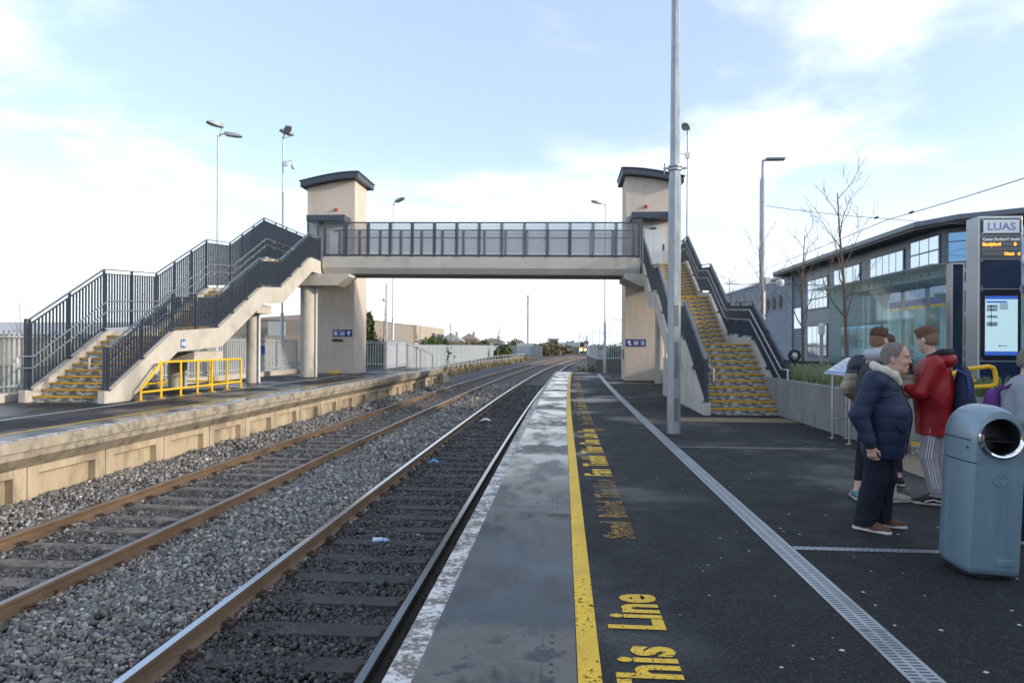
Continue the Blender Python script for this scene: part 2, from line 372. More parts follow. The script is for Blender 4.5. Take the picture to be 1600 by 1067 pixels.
# ballast bed
bal_m = M('ballast_base', (.07, .068, .07), .9, var=.5, scale=38, bump=1., bscale=45, dirt=(.025, .025, .028), dscale=20, damt=.8)
up(strip('ballast_bed', [(-15, -1.2), (-12, -1.05), (-8.6, -.72), (-7.6, -.76), (-7.1, -.90), (-6.7, -.93), (-5.2, -.93), (-4.7, -.90), (-4.05, -.84), (-3.4, -.90), (-2.95, -.94), (-1.5, -.95), (-.7, -1.0), (1., -1.02), (4, -1.2)], ys_l, bal_m))
# near platform
coping_near = coping_mat('coping_near', -.868, -.715, 6.55, 3.55)
up(strip('platform_edge', [(-.74, -1.2), (-.74, -.2), (-.86, -.17), (-.86, -.012), (-.85, 0), (-.70, 0), (-.35, 0), (.075, 0)], ys_n, coping_near))
up(strip('platform', [(.075, 0), (1.2, 0), (2.6, 0), (4.2, 0), (5.2, 0), (9, 0)], ys_n, asphalt))
o = MB().box(-.5, 9, 43.3, 43.34, -1.2, -.003).build('platform_end', concrete); o['kind'] = 'structure'
up(strip('yellow_line', [(.08, .004), (.195, .004)], ys_n, paint_yel))
# drains in the asphalt
def drain_mat(name, pitch, duty, along='y', diag=0.):
    m, t, b, n, lk, ma, mr, mix, noise, bump = node_mat(name)
    uvn = n('ShaderNodeUVMap'); uvn.uv_map = 'UVMap'; s = n('ShaderNodeSeparateXYZ'); lk(uvn.outputs[0], s.inputs[0]); u, v = s.outputs[0], s.outputs[1]
    a, c = (v, u) if along == 'y' else (u, v)
    k = ma('FRACT', ma('DIVIDE', ma('ADD', a, ma('MULTIPLY', c, diag)), pitch))
    sl = ma('LESS_THAN', k, duty); uc = n('ShaderNodeAttribute'); uc.attribute_name = 'across'
    ed = ma('MULTIPLY', ma('GREATER_THAN', uc.outputs['Fac'], .13), ma('LESS_THAN', uc.outputs['Fac'], .87)); ed = ma('MULTIPLY', ed, ma('GREATER_THAN', ma('ABSOLUTE', ma('SUBTRACT', uc.outputs['Fac'], .5)), .06))
    f = ma('MULTIPLY', sl, ed); co = n('ShaderNodeTexCoord').outputs['Object']; nz = noise(co, 3, 5); joint = ma('LESS_THAN', ma('FRACT', ma('DIVIDE', a, 1.0)), .006)
    col = mix(mr(nz, .3, .7), (.30, .33, .36), (.42, .45, .48)); lk(mix(ma('MAXIMUM', ma('MULTIPLY', f, .93), joint), col, (.008, .009, .01)), b.inputs['Base Color'])
    lk(ma('MULTIPLY', ma('SUBTRACT', 1., f), .45), b.inputs['Metallic']); lk(mr(nz, .3, .7, .38, .55), b.inputs['Roughness']); return m
def across(o, axis, lo, hi):
    a = o.data.attributes.new('across', 'FLOAT', 'POINT'); co = np.empty(len(o.data.vertices)*3); o.data.vertices.foreach_get('co', co); co = co.reshape(-1, 3)
    if axis == 0: x = co[:, 0]-S(co[:, 1])
    else: x = co[:, 1]
    a.data.foreach_set('value', ((x-lo)/(hi-lo)).astype(np.float32)); return o
dr = across(up(strip('slot_drain', [(1.665, .004), (1.835, .004)], np.linspace(1.5, 40.3, 60), drain_mat('drain_grate', .034, .45), kind=None)), 0, 1.665, 1.835)
tag(dr, 'long galvanised slot drain running straight up the asphalt platform', 'drain')
dcm = drain_mat('cross_grate', .045, .5, along='x', diag=.45); dcs = drain_mat('cross_slot', .03, .3, along='x')
for y, x1, w, mt, lb in ((5.60, 3.2, .085, dcm, 'short perforated cross drain leading from the long drain to the rubbish bin'), (11.1, 4.3, .05, dcs, 'narrow cross drain just in front of the large octagonal mast'),
                         (16.65, 2.55, .045, dcs, 'faint stained cross drain passing just behind the large octagonal mast'), (20.2, 3.2, .05, dcs, 'narrow cross drain reaching the concrete wall under the right staircase'),
                         (25.2, 3.9, .05, dcs, 'farthest narrow cross drain, in front of the right lift tower')):
    o = MB().add([(1.84+Sf(y), y-w/2, .0045), (x1, y-w/2, .0045), (x1, y+w/2, .0045), (1.84+Sf(y), y+w/2, .0045)], [(0, 1, 2, 3)]).build('cross_drain', mt)
    uvl = o.data.uv_layers.new(name='UVMap')
    for lp in o.data.loops: uvl.data[lp.index].uv = o.data.vertices[lp.vertex_index].co[:2]
    across(o, 1, y-w/2, y+w/2); tag(o, lb, 'drain', 'cross drains in the platform')
# painted warnings
def ground_text(body, y0, y1, x_base, cap, mat, label, y_mid_shift=0):
    me = text_obj('painted_lettering', body, 1., mat, Matrix.Identity(4), bold=.036, sp=1.07)
    co = np.empty(len(me.data.vertices)*3); me.data.vertices.foreach_get('co', co); co = co.reshape(-1, 3)
    x0, x1 = co[:, 0].min(), co[:, 0].max(); capz = .73
    yy = y0+(co[:, 0]-x0)/(x1-x0)*(y1-y0); xx = x_base-co[:, 1]/capz*cap
    nc = np.stack([xx+S(yy), yy, np.full(len(co), .0042)], 1); me.data.vertices.foreach_set('co', nc.ravel().astype(np.float32)); me.data.update(); up(me)
    return tag(me, label, 'lettering', 'warning words painted along the platform')
EN, GA = 'Stand  Behind  This  Line', 'Fan  Taobh  Thiar  Den  Líne  Seo'
ground_text(EN, 1.05, 4.46, .575, .315, paint_letters, 'bold yellow words This Line painted nearest the camera')
ground_text(EN, 5.75, 8.25, .60, .26, paint_faded, 'almost worn away yellow lettering between the bold Line and the first bold Irish words')
ground_text(GA, 8.5, 13.3, .60, .33, paint_letters, 'first bold yellow Irish words Fan Taobh Thiar beyond the worn lettering')
ground_text(EN, 14.0, 17.1, .62, .30, paint_faded, 'worn yellow lettering just beyond the rusty brown cover plate')
ground_text(GA, 17.4, 21.6, .60, .33, paint_half, 'second row of yellow Irish words, level with the foot of the right staircase')
ground_text(EN, 22.2, 24.9, .62, .30, paint_faded, 'faint worn lettering, farther off than the second row of Irish words')
ground_text(GA, 25.2, 30.2, .60, .33, paint_half, 'yellow lettering beside the lift tower, last row but one')
ground_text(EN, 33.2, 37.2, .60, .33, paint_half, 'farthest small patch of yellow lettering, near the platform end')
o = MB().box(.60, .80, 12.95, 13.45, 0, .005).build('cover_plate', M('rust_plate', (.12, .055, .03), .8, var=.3, scale=20), base=(.7, 13.2, 0)); tag(o, 'small rusty brown cover plate set beside the yellow lettering', 'cover plate')
o = MB().box(2.55, 5.0, 14.9, 15.75, 0, .0045).build('tactile_strip', M('tactile_brown', (.19, .14, .085), .7, var=.2, scale=6, bump=.3, bscale=40), base=(3.8, 15.3, 0)); tag(o, 'brown tactile paving strip at the foot of the right staircase', 'paving')
# chewing gum and litter specks
mb = MB()
for i in range(190):
    y = 3.2+16*random.random()**1.6; x = random.uniform(.7, 4.8); r = random.uniform(.006, .016)
    if 1.6 < x-Sf(y) < 1.9: continue
    a0 = random.random()*6; n = 7; vs = [(x+math.cos(a0+k*6.283/n)*r*random.uniform(.6, 1.2), y+math.sin(a0+k*6.283/n)*r*random.uniform(.6, 1.2), .0035) for k in range(n)]
    mb.add(vs, [tuple(range(n))])
o = mb.build('gum_spots', M('gum', (.5, .5, .49), .8, var=.15, scale=4)); o['kind'] = 'stuff'; o['label'] = 'pale chewing gum spots trodden into the dark asphalt'; up(o)
# ------------------------------------------------------------------ far platform
ys_f = np.concatenate([np.arange(-4, 12, 2.), np.arange(12, 41.3, 1.), [41.3]])
XE = -7.66
coping_far = coping_mat('coping_far', XE-.22, XE-.012, 3.2, 3.5, dots=False, base=(.075, .075, .08), dry=(.3, .29, .27))
up(strip('far_platform_edge', [(XE-.012, ZF), (XE-.22, ZF), (XE-.80, ZF)], ys_f, coping_far))
up(strip('far_platform', [(XE-.80, ZF), (-11, ZF), (-13.1, ZF)], ys_f, asphalt_far))
up(strip('far_yellow_line', [(-8.47, ZF+.004), (-8.36, ZF+.004)], ys_f, paint_far))
o = up(strip('far_slot_drain', [(-10.1, ZF+.004), (-9.98, ZF+.004)], ys_f, galv, kind=None)); tag(o, 'pale slot drain along the far platform asphalt', 'drain')
wallm = M('platform_wall_concrete', (.43, .355, .255), .88, var=.2, scale=2.4, streak=(1, 1.2, .4), bump=.3, bscale=80, dirt=(.13, .105, .08), dscale=1.7, damt=.7, dlo=.5, dhi=.68)
lipm = M('coping_face_concrete', (.34, .30, .24), .9, var=.25, scale=5, bump=.4, bscale=70, dirt=(.08, .07, .055), dscale=3, damt=.75, dlo=.48, dhi=.66)
wt = thing('platform_wall', (XE, 6, -1.1), 'weathered concrete panel wall of the far platform with recessed bays', 'wall')
# wall of precast panels, each with a recess; coping lip above
PW = 1.745; y = 2.6+.0; k = 0
xw = XE-.27
while y < 41.2:
    y1 = min(y+PW, 41.28); s0 = Sf((y+y1)/2); mb = MB(); g = .012
    f0, r0, r1 = xw+s0, y+.22, y1-.26; dz = -.36; bx = f0-.13
    zb = -1.15; zt = -.07
    mb.box(f0-.3, bx, y+g, y1-g, zb, zt-.16)                        # back
    mb.box(bx, f0, y+g, r0, zb, zt-.16); mb.box(bx, f0, r1, y1-g, zb, zt-.16); mb.box(bx, f0, r0, r1, dz, zt-.16)
    mb.box(f0-.3, f0-.02, y, y+g, zb, zt-.17)                       # joint filler, set back
    mb.build('wall_panel', wallm, wt, bevel=.006)
    y = y1; k += 1
y = 1.2
while y < 41.2:
    y1 = min(y+3.5, 41.3); ya, yb = y+.006, y1-.006; mb = MB()
    for a, b2 in ((ya, (ya+yb)/2), ((ya+yb)/2, yb)):
        s0, s1 = Sf(a), Sf(b2)
        prof = [(XE-.012, ZF-.003), (XE, ZF-.02), (XE, ZF-.16), (XE-.045, ZF-.17), (XE-.055, ZF-.27), (xw+.012, -.235), (xw-.2, -.235), (xw-.2, ZF-.003)]
        vs = [(p[0]+s0, a, p[1]) for p in prof]+[(p[0]+s1, b2, p[1]) for p in prof]; n = len(prof)
        mb.add(vs, [tuple(range(n)), tuple(range(2*n-1, n-1, -1))]+[(i, i+n, (i+1) % n+n, (i+1) % n) for i in range(n)])
    mb.build('coping', lipm, wt); y = y1
MB().prism([(41.3, -1.2), (44.6, -1.2), (44.6, -.72), (41.3, .12)], 'x', -8.9, -7.32).build('ramp_wing', lipm, wt)
MB().box(-13.1, -7.75+.3, 41.22, 41.3, -1.2, ZF-.004).build('end_wall', lipm, wt)
# ================================================================== track
rust = M('rail_rust', (.185, .122, .075), .8, var=.25, scale=5, streak=(1, .3, 1), dirt=(.07, .045, .03), dscale=3, damt=.6, bump=.2, bscale=60)
rust_dark = M('rail_dark', (.045, .036, .03), .75, var=.3, scale=5)
head_near = M('rail_head_bright', (.52, .55, .60), .2, .95, var=.1, scale=3); head_far = M('rail_head_dull', (.30, .27, .26), .33, .85, var=.2, scale=3)
RX = {'a': -6.75, 'b': -5.05, 'c': -3.07, 'd': -1.41}
def rail(x, head, side, label):
    w = .035; prof = [(-w, ZR-.004), (-w+.006, ZR), (w-.006, ZR), (w, ZR-.004), (w, ZR-.036), (.010, ZR-.052), (.009, ZR-.135), (.07, ZR-.152), (.07, ZR-.165), (-.07, ZR-.165), (-.07, ZR-.152), (-.009, ZR-.135), (-.010, ZR-.052), (-w, ZR-.036)]
    mi = [0]*len(prof); mi[0] = mi[1] = mi[2] = 1
    ys = np.concatenate([np.arange(-6, 12, 3.), np.arange(12, 60, 1.5), np.arange(60, 330, 4.)])
    return tag(strip('rail', [(x+p[0], p[1]) for p in prof], ys, [side, head], mi=mi, closed=True, kind=None), label, 'rail', 'rails of the two tracks')
rail(RX['a'], head_far, rust, 'brown rusty rail nearest the far platform wall'); rail(RX['b'], head_far, rust, 'brown rusty rail of the far track, nearer the middle ballast strip')
rail(RX['c'], head_near, rust, 'shiny topped rail with brown side along the middle ballast strip'); rail(RX['d'], M('rail_head_dark', (.16, .16, .17), .16, .95, var=.15, scale=3), rust_dark, 'dark shiny rail close beside the near platform edge')
slp = M('sleeper_concrete', (.20, .18, .155), .85, var=.25, scale=7, bump=.3, bscale=60, dirt=(.07, .06, .055), dscale=5, damt=.8, dlo=.45, dhi=.62)
slp_dark = M('sleeper_oily', (.055, .052, .05), .75, var=.3, scale=7, bump=.3, bscale=60, dirt=(.035, .033, .033), dscale=4, damt=.85, dlo=.42, dhi=.6)
clipm = M('clip_steel', (.075, .05, .035), .7, var=.3, scale=30)
def sleeper_proto(xa, xb, mat):
    mb = MB(); h = ZB+(.010 if mat is slp else -.006)
    mb.prism([(-.14, -1.08), (.14, -1.08), (.12, h), (-.12, h)], 'x', xa-.42, xb+.42)
    for xr in (xa, xb): mb.prism([(-.13, h), (.13, h), (.115, ZR-.168), (-.115, ZR-.168)], 'x', xr-.17, xr+.17)
    return mb.mesh('sleeper', mat)
def clip_mesh(sx):
    mb = MB()
    if True:
        mb.box(min(sx*.06, sx*.15), max(sx*.06, sx*.15), -.06, .06, -.168, -.135); mb.tube([(sx*.155, -.05, -.14), (sx*.07, -.045, -.115), (sx*.12, 0, -.10), (sx*.07, .045, -.115), (sx*.155, .05, -.14)], .012, 5)
    return mb.mesh('rail_clip', clipm)
cms = [clip_mesh(-1), clip_mesh(1)]
for xa, xb, y0, y1, mat, nm, oc in ((RX['a'], RX['b'], 5.4, 42, slp, 'far track', 0), (RX['c'], RX['d'], 3.3, 42, slp_dark, 'near track', 1)):
    me = None; y = y0; me = sleeper_proto(xa, xb, mat)
    while y < y1:
        s0 = Sf(y); o = bpy.data.objects.new('sleeper', me); COL.objects.link(o); o.location = (s0, y, random.uniform(-.006, .006)); o.rotation_euler.z = random.uniform(-.012, .012)-.0008*max(0, y-12)
        tag(o, 'weathered concrete sleeper half buried in grey ballast under the rusty far track' if not oc else 'dark oily concrete sleeper half buried in black ballast under the near track', 'sleeper', 'sleepers of the '+nm)
        if y < 19:
            for xr, cm in [(q_, w_) for q_ in (xa, xb) for w_ in cms]:
                c = bpy.data.objects.new('rail_clip', cm); COL.objects.link(c); c.parent = o; c.location = (xr, 0, ZR)
        y += .655
# ballast stones: one mesh of many little angular stones
def zsurf(x):
    return np.interp(x, [-9, -8.6, -7.6, -7.1, -6.7, -5.2, -4.7, -4.05, -3.4, -2.95, -1.5, -.7], [-.72, -.72, -.73, -.87, -.915, -.915, -.885, -.825, -.885, -.915, -.935, -.98])
ico = bmesh.new(); bmesh.ops.create_icosphere(ico, subdivisions=1, radius=1.0); ico.verts.ensure_lookup_table()
iv = np.array([v.co[:] for v in ico.verts]); ifc = np.array([[v.index for v in f.verts] for f in ico.faces]); ico.free()
def stones(n, y0, y1, size, x0=-8.0, x1=-.72):
    Y = y0+(y1-y0)*rng.random(n); X = x0+(x1-x0)*rng.random(n); keep = np.ones(n, bool)
    for r in RX.values(): keep &= np.abs(X-r) > .066
    for xa, xb, ys, pit in ((RX['a'], RX['b'], 5.4, .655), (RX['c'], RX['d'], 3.3, .655)):
        ph = np.abs(((Y-ys+pit/2) % pit)-pit/2); keep &= ~((ph < .10) & (X > xa-.36) & (X < xb+.36) & (rng.random(n) < np.where(X > -4, .34, .60)))
    X, Y = X[keep], Y[keep]; n = len(X)
    sc = size*rng.lognormal(0, .28, n)
    v = iv[None]*(1+.30*rng.standard_normal((n, 12, 1)))
    v = v*np.stack([rng.uniform(.7, 1.35, n), rng.uniform(.7, 1.35, n), rng.uniform(.5, .95, n)], 1)[:, None, :]
    q = rng.standard_normal((n, 4)); q /= np.linalg.norm(q, axis=1, keepdims=True); a, b, c, d = q.T
    R = np.stack([1-2*(c*c+d*d), 2*(b*c-a*d), 2*(b*d+a*c), 2*(b*c+a*d), 1-2*(b*b+d*d), 2*(c*d-a*b), 2*(b*d-a*c), 2*(c*d+a*b), 1-2*(b*b+c*c)], 1).reshape(n, 3, 3)
    v = np.einsum('nij,nkj->nki', R, v)*sc[:, None, None]
    foot = ((X > RX['c']) & (X < RX['d']+.5)) | ((X > RX['a']) & (X < RX['b']))
    z = zsurf(X)+rng.uniform(-.012, .018, n)+.012*np.sin(X*3.1+Y*1.7)+.010*np.sin(Y*4.3-X*2)-np.where(foot, .012, 0)
    v += np.stack([X+S(Y), Y, z], 1)[:, None, :]
    g = rng.lognormal(np.log(.15), .52, n); col = np.stack([g*1.02, g*.985, g*.97], 1)
    t = rng.random(n); tan = t < .07; col[tan] = np.stack([g*1.5, g*1.25, g*.95], 1)[tan]; wh = (t > .972); col[wh] = (np.array([.42, .41, .40])*rng.uniform(.7, 1.1, n)[:, None])[wh]
    dr_ = np.min([np.abs(X-r) for r in RX.values()], 0); rb = np.clip((.42-dr_)/.35, 0, 1)*rng.random(n)*.75; col = col*(1-rb[:, None])+rb[:, None]*np.array([.095, .066, .045])*(g/.11)[:, None]
    oily = np.where((X > RX['c']+.12) & (X < -.7), .27, np.where((X > RX['a']+.2) & (X < RX['b']-.15), .5, 1.)); col *= oily[:, None]
    return v, np.clip(col, .006, .6)
vv, cc = [], []
for n, y0, y1, sz in ((40000, 3.6, 8, .0215), (38000, 8, 14, .0235), (22000, 14, 24, .032), (12000, 24, 44, .044)):
    v, c = stones(n, y0, y1, sz); vv.append(v); cc.append(c)
vv = np.concatenate(vv); cc = np.concatenate(cc); n = len(vv)
me = bpy.data.meshes.new('ballast_stones'); me.vertices.add(n*12); me.vertices.foreach_set('co', vv.astype(np.float32).ravel())
me.loops.add(n*60); me.loops.foreach_set('vertex_index', (ifc.ravel()[None]+np.arange(n)[:, None]*12).ravel().astype(np.int32))
me.polygons.add(n*20); me.polygons.foreach_set('loop_start', np.arange(0, n*60, 3, dtype=np.int32)); me.update(calc_edges=True)
ca = me.color_attributes.new('stone', 'FLOAT_COLOR', 'POINT'); ca.data.foreach_set('color', np.concatenate([np.repeat(cc, 12, 0), np.ones((n*12, 1))], 1).astype(np.float32).ravel())
sm = bpy.data.materials.new('ballast_stone'); sm.use_nodes = True; an = sm.node_tree.nodes.new('ShaderNodeVertexColor'); an.layer_name = 'stone'
sm.node_tree.links.new(an.outputs[0], sm.node_tree.nodes['Principled BSDF'].inputs['Base Color']); sm.node_tree.nodes['Principled BSDF'].inputs['Roughness'].default_value = .5
me.materials.append(sm); o = bpy.data.objects.new('ballast_stones', me); COL.objects.link(o); tag(o, 'loose grey ballast stones around the tracks', None, None, 'stuff')
# litter
def litter(name, mb, mats, loc, lb, cat, smooth=False): o = mb.build(name, mats, smooth=smooth, base=loc); tag(o, lb, cat)
x, y, z = -2.28, 8.45, -.85
litter('plastic_bottle', MB().tube([(x-.10, y, z), (x-.095, y, z), (x-.05, y+.005, z), (x, y-.01, z+.006), (x+.05, y+.004, z), (x+.075, y, z), (x+.09, y, z), (x+.11, y, z)], [.02, .034, .030, .036, .029, .034, .013, .013], 10), M('clear_plastic', (.55, .66, .78), .12, var=.35, scale=25, dirt=(.03, .15, .55), dscale=9, damt=.9, dlo=.52, dhi=.56), (x, y, z-.03), 'crushed clear plastic bottle with a blue label between the near rails', 'bottle')
x, y, z = -2.72, 14.2, -.86
litter('wrapper', MB().add([(x-.12, y-.05, z), (x+.02, y-.09, z+.05), (x+.13, y-.02, z+.01), (x+.10, y+.08, z+.04), (x-.06, y+.07, z+.015), (x, y, z+.085)], [(0, 1, 5), (1, 2, 5), (2, 3, 5), (3, 4, 5), (4, 0, 5)]), M('blue_wrapper', (.06, .25, .55), .35, var=.2, scale=20), (x, y, z), 'crumpled bright blue wrapper lying between the near rails', 'litter')
x, y, z = -2.54, 22.2, -.86
litter('plastic_bag', MB().add([(x-.2, y-.05, z), (x+.02, y-.12, z+.06), (x+.2, y-.02, z+.01), (x+.14, y+.1, z+.07), (x-.1, y+.1, z+.02), (x, y, z+.12)], [(0, 1, 5), (1, 2, 5), (2, 3, 5), (3, 4, 5), (4, 0, 5)]), M('white_litter', (.6, .62, .66), .5, var=.1, scale=20), (x, y, z), 'white scrap of plastic far along between the near rails', 'litter')
x, y, z = -1.18, 5.75, -.90
litter('paper_cup', MB().add(*(lambda s: (s.v, s.f))(MB().tube([(x-.05, y-.03, z+.03), (x+.045, y+.02, z+.05)], [.042, .030], 14))), M('cup_paper', (.55, .5, .46), .6, var=.15, scale=15), (x, y, z), 'discarded paper cup lying beside the dark rail by the platform', 'cup', True)
x, y, z = -1.15, 8.7, -.90
litter('crisp_packet', MB().add([(x-.06, y-.1, z), (x+.05, y-.08, z+.04), (x+.07, y+.08, z+.01), (x-.05, y+.1, z+.05), (x, y, z+.075)], [(0, 1, 4), (1, 2, 4), (2, 3, 4), (3, 0, 4)]), M('purple_litter', (.10, .13, .42), .4, var=.2, scale=20), (x, y, z), 'small crumpled blue packet beneath the near platform edge', 'litter')
# ================================================================== footbridge, stairs, lift towers
ZD = 5.10
def lin(poly, y): return float(np.interp(y, [p[0] for p in poly], [p[1] for p in poly]))
def balustrade(root, x, base, h, inward, y0, y1, mat_rail, light=False, rails=True, foot=True):
    """pickets are flat bars set across the plane of the balustrade"""
    mb = MB(); Lz = lambda y: lin(base, y)
    knots = [y0]+[p[0] for p in base if y0 < p[0] < y1]+[y1]
    for a, b in zip(knots[:-1], knots[1:]):
        za, zb = Lz(a), Lz(b)
        mb.bar((x, a, za+h), (x, b, zb+h), .055, .03, 1); mb.bar((x, a, za+h-.115), (x, b, zb+h-.115), .045, .025); mb.bar((x, a, za+.21), (x, b, zb+.21), .05, .02)
        n = max(1, round((b-a)/1.15))
        for i in range(n+(b == y1)):
            yy = a+(b-a)*i/n; mb.box(x-.035, x+.035, yy-.012, yy+.012, Lz(yy)+.02, Lz(yy)+h)
            if foot: mb.box(x-.07, x+.07, yy-.06, yy+.06, Lz(yy)+.135, Lz(yy)+.165)
    yy = y0+.06
    while yy < y1-.03:
        z = Lz(yy); mb.box(x-.025, x+.025, yy-.0045, yy+.0045, z+.20, z+h-.115); yy += .115
    o = mb.build('balustrade', [slate, mat_rail], root)
    if rails:
        for hh in (.93, .66):
            hb = MB(); xi = x+inward*.10; pts = []
            ks = [y0-.32]+[p[0] for p in base if y0 < p[0] < y1-.15]+[y1-.15]
            for q in ks: pts.append((xi, q, Lz(max(q, base[0][0]))+hh+(0.0 if q >= y0 else 0)))
            if hh > .8: pts = [(xi, y0-.36, pts[0][2]-.27), (xi, y0-.36, pts[0][2]-.03)]+pts
            hb.tube(pts, .021, 8)
            q = y0+.5
            while q < y1-.2: hb.tube([(x, q, Lz(q)+hh-.07), (xi, q, Lz(q)+hh-.06), (xi, q, Lz(q)+hh-.015)], .009, 5); q += 1.0
            hb.build('handrail', steel, o, smooth=True)
    return o
def staircase(name, label, xa, xb, flights, top_y1, z0, track_side, tall_outer):
    """flights: (y of first riser, y of last riser, number of risers, z below, z above)"""
    root = thing(name, ((xa+xb)/2, flights[0][0], z0), label, 'staircase')
    nose = []                                                       # the line joining the nosings, with landings
    for y0, y1, n, za, zb in flights: h = (zb-za)/n; nose += [(y0, za+h), (y1, zb)]
    nose.append((top_y1, nose[-1][1]))
    for y0, y1, n, za, zb in flights:
        h = (zb-za)/n; t = (y1-y0)/(n-1)
        sp = MB().box(xa, xb, 0, t+.04, -h+.0, 0); sp.m[1] = 1; sp = sp.mesh('step', [step_conc, tread_m]); np_ = MB().box(xa+.03, xb-.03, -.012, .055, -.032, .004).mesh('nosing', nose_yel)
        for i in range(n):
            last = i == n-1; y = y0+i*t; z = za+(i+1)*h
            o = bpy.data.objects.new('step', sp); COL.objects.link(o); o.parent = root
            o.location = Vector((0, y, z))-root.location; o.location.x = -root.location.x
            c = bpy.data.objects.new('nosing', np_); COL.objects.link(c); c.parent = o
    # waist slab and landings (one cast piece), under the steps
    th = .30; top, bot = [], []
    for y0, y1, n, za, zb in flights:
        h = (zb-za)/n; top += [(y0+.02, za-.0), (y1+.02, zb-h-.002)]
    topl = [(flights[0][0]+.02, z0+.001)]; 
    for k, (y0, y1, n, za, zb) in enumerate(flights):
        h = (zb-za)/n; t = (y1-y0)/(n-1)
        topl += [(y0+.02, za-.004), (y1+t+.04, zb-.004)]
    topl.append((top_y1, flights[-1][4]-.004))
    soff = [(y, z-(.46 if i % 1 == 0 else .46)) for i, (y, z) in enumerate(nose)]
    def soffit(y): return lin([(p[0]+.12, p[1]-.52) for p in nose], y)
    ys = sorted(set([flights[0][0]+.1]+[p[0] for p in topl]+[p[0]+.12 for p in nose]+[top_y1]))
    ys = [y for y in ys if flights[0][0]+.1 <= y <= top_y1]
    # landing slabs
    mb = MB(); lands = []
    for k in range(len(flights)):
        yA = flights[k][1]; yB = flights[k+1][0] if k+1 < len(flights) else top_y1
        lands.append((yA, yB, flights[k][4])); mb.box(xa, xb, yA+.2, yB+.03, flights[k][4]-.26, flights[k][4]-.003)
    for y0, y1, n, za, zb in flights:
        h = (zb-za)/n; yb0 = y0+.25; mb.prism([(y0+.02, max(za-.02, z0+.002)), (y1+.25, zb-h-.004), (y1+.25, zb-h-.28), (y0+.32, max(za-.16, z0+.002))], 'x', xa+.001, xb-.001)
    mb.build('landing', conc_streak, root)
    # stringers: raised kerb at each side
    for sx, x0, x1 in ((-1, xa-.17, xa-.001), (1, xb+.001, xb+.17)):
        up_ = [(nose[0][0]-.22, z0+.30)]+[(y, z+.13) for y, z in nose]
        lo_ = [(y+.16, z-.44) for y, z in nose[:-1]]+[(top_y1, nose[-1][1]-.44)]
        sl = (nose[1][1]-nose[0][1])/(nose[1][0]-nose[0][0]); yg = lo_[0][0]+(z0+.004-lo_[0][1])/sl
        poly = [(nose[0][0]-.22, z0+.004)]+up_+lo_[::-1][:-1]+[(max(yg, nose[0][0]-.1), z0+.004)]
        MB().prism(poly, 'x', x0, x1).build('stringer', concrete if track_side*sx > 0 else conc_streak, root, bevel=.008)
        outer = (sx != track_side) and tall_outer
        balustrade(root, (x0+x1)/2, nose, 1.80 if outer else 1.16, -sx, nose[0][0]-.12, top_y1-.1 if outer or sx != track_side else 29.0, slate_light)
    return root, nose, lands
lr, lnose, llands = staircase('staircase', 'long concrete staircase seen from its side, rising over the yellow guard rail to the bridge', -12.42, -10.66,
    [(15.15, 17.75, 11, ZF, 1.83), (20.15, 23.1, 11, 1.83, 3.47), (24.8, 27.7, 11, 3.47, ZD)], 32.45, ZF, 1, True)
rr, rnose, rlands = staircase('staircase', 'staircase with worn yellow nosings facing the camera, right of the octagonal mast', 3.45, 5.12,
    [(16.45, 19.2, 11, 0, 1.69), (22.0, 24.7, 11, 1.69, 3.39), (26.4, 29.2, 11, 3.39, ZD)], 32.45, 0, -1, False)
# solid wall under the lowest right flight
MB().prism([(17.0, .004), (23.0, .004), (23.0, 1.69-.45), (19.6, 1.69-.46), (17.3, .18)], 'x', 3.31, 3.44).build('side_wall', conc_streak, rr)
MB().prism([(17.0, .004), (23.0, .004), (23.0, 1.69-.45), (19.6, 1.69-.46), (17.3, .18)], 'x', 5.14, 5.26).build('side_wall', conc_streak, rr)
def column(root, x, y, z0, z1, r, pipe=1):
    MB().lathe([(r*1.0, 0), (r, z1-z0)], (x, y, z0), 28).build('column', conc_streak, root, smooth=True)
    if pipe: MB().tube([(x+r+.07, y-.05, z0+.004), (x+r+.07, y-.05, z1)], .045, 10).build('downpipe', offwhite, root, smooth=True)
column(lr, -11.0, 28.75, ZF, 4.1, .32); column(lr, -11.25, 24.0, ZF, 2.8, .21); column(lr, -12.1, 20.6, ZF, 1.1, .25)
column(rr, 4.2, 30.2, 0, 4.1, .2)
MB().prism([(-12.5, 4.55), (-12.5, 4.12), (-9.6, 4.12), (-9.05, 4.5), (-9.05, 4.62), (-12.5, 4.62)], 'y', 28.3, 29.35).build('pier_head', concrete, lr, bevel=.02)
MB().prism([(5.2, 4.62), (5.2, 4.1), (3.2, 4.1), (2.5, 4.42), (2.5, 4.62)], 'y', 28.6, 31.0).build('pier_head', concrete, rr, bevel=.02)
MB().box(-12.5, -10.75, 23.3, 24.5, 2.72, 3.03).build('pier_head', concrete, lr); MB().box(-12.5, -10.75, 19.2, 20.9, 1.08, 1.39).build('pier_head', concrete, lr)
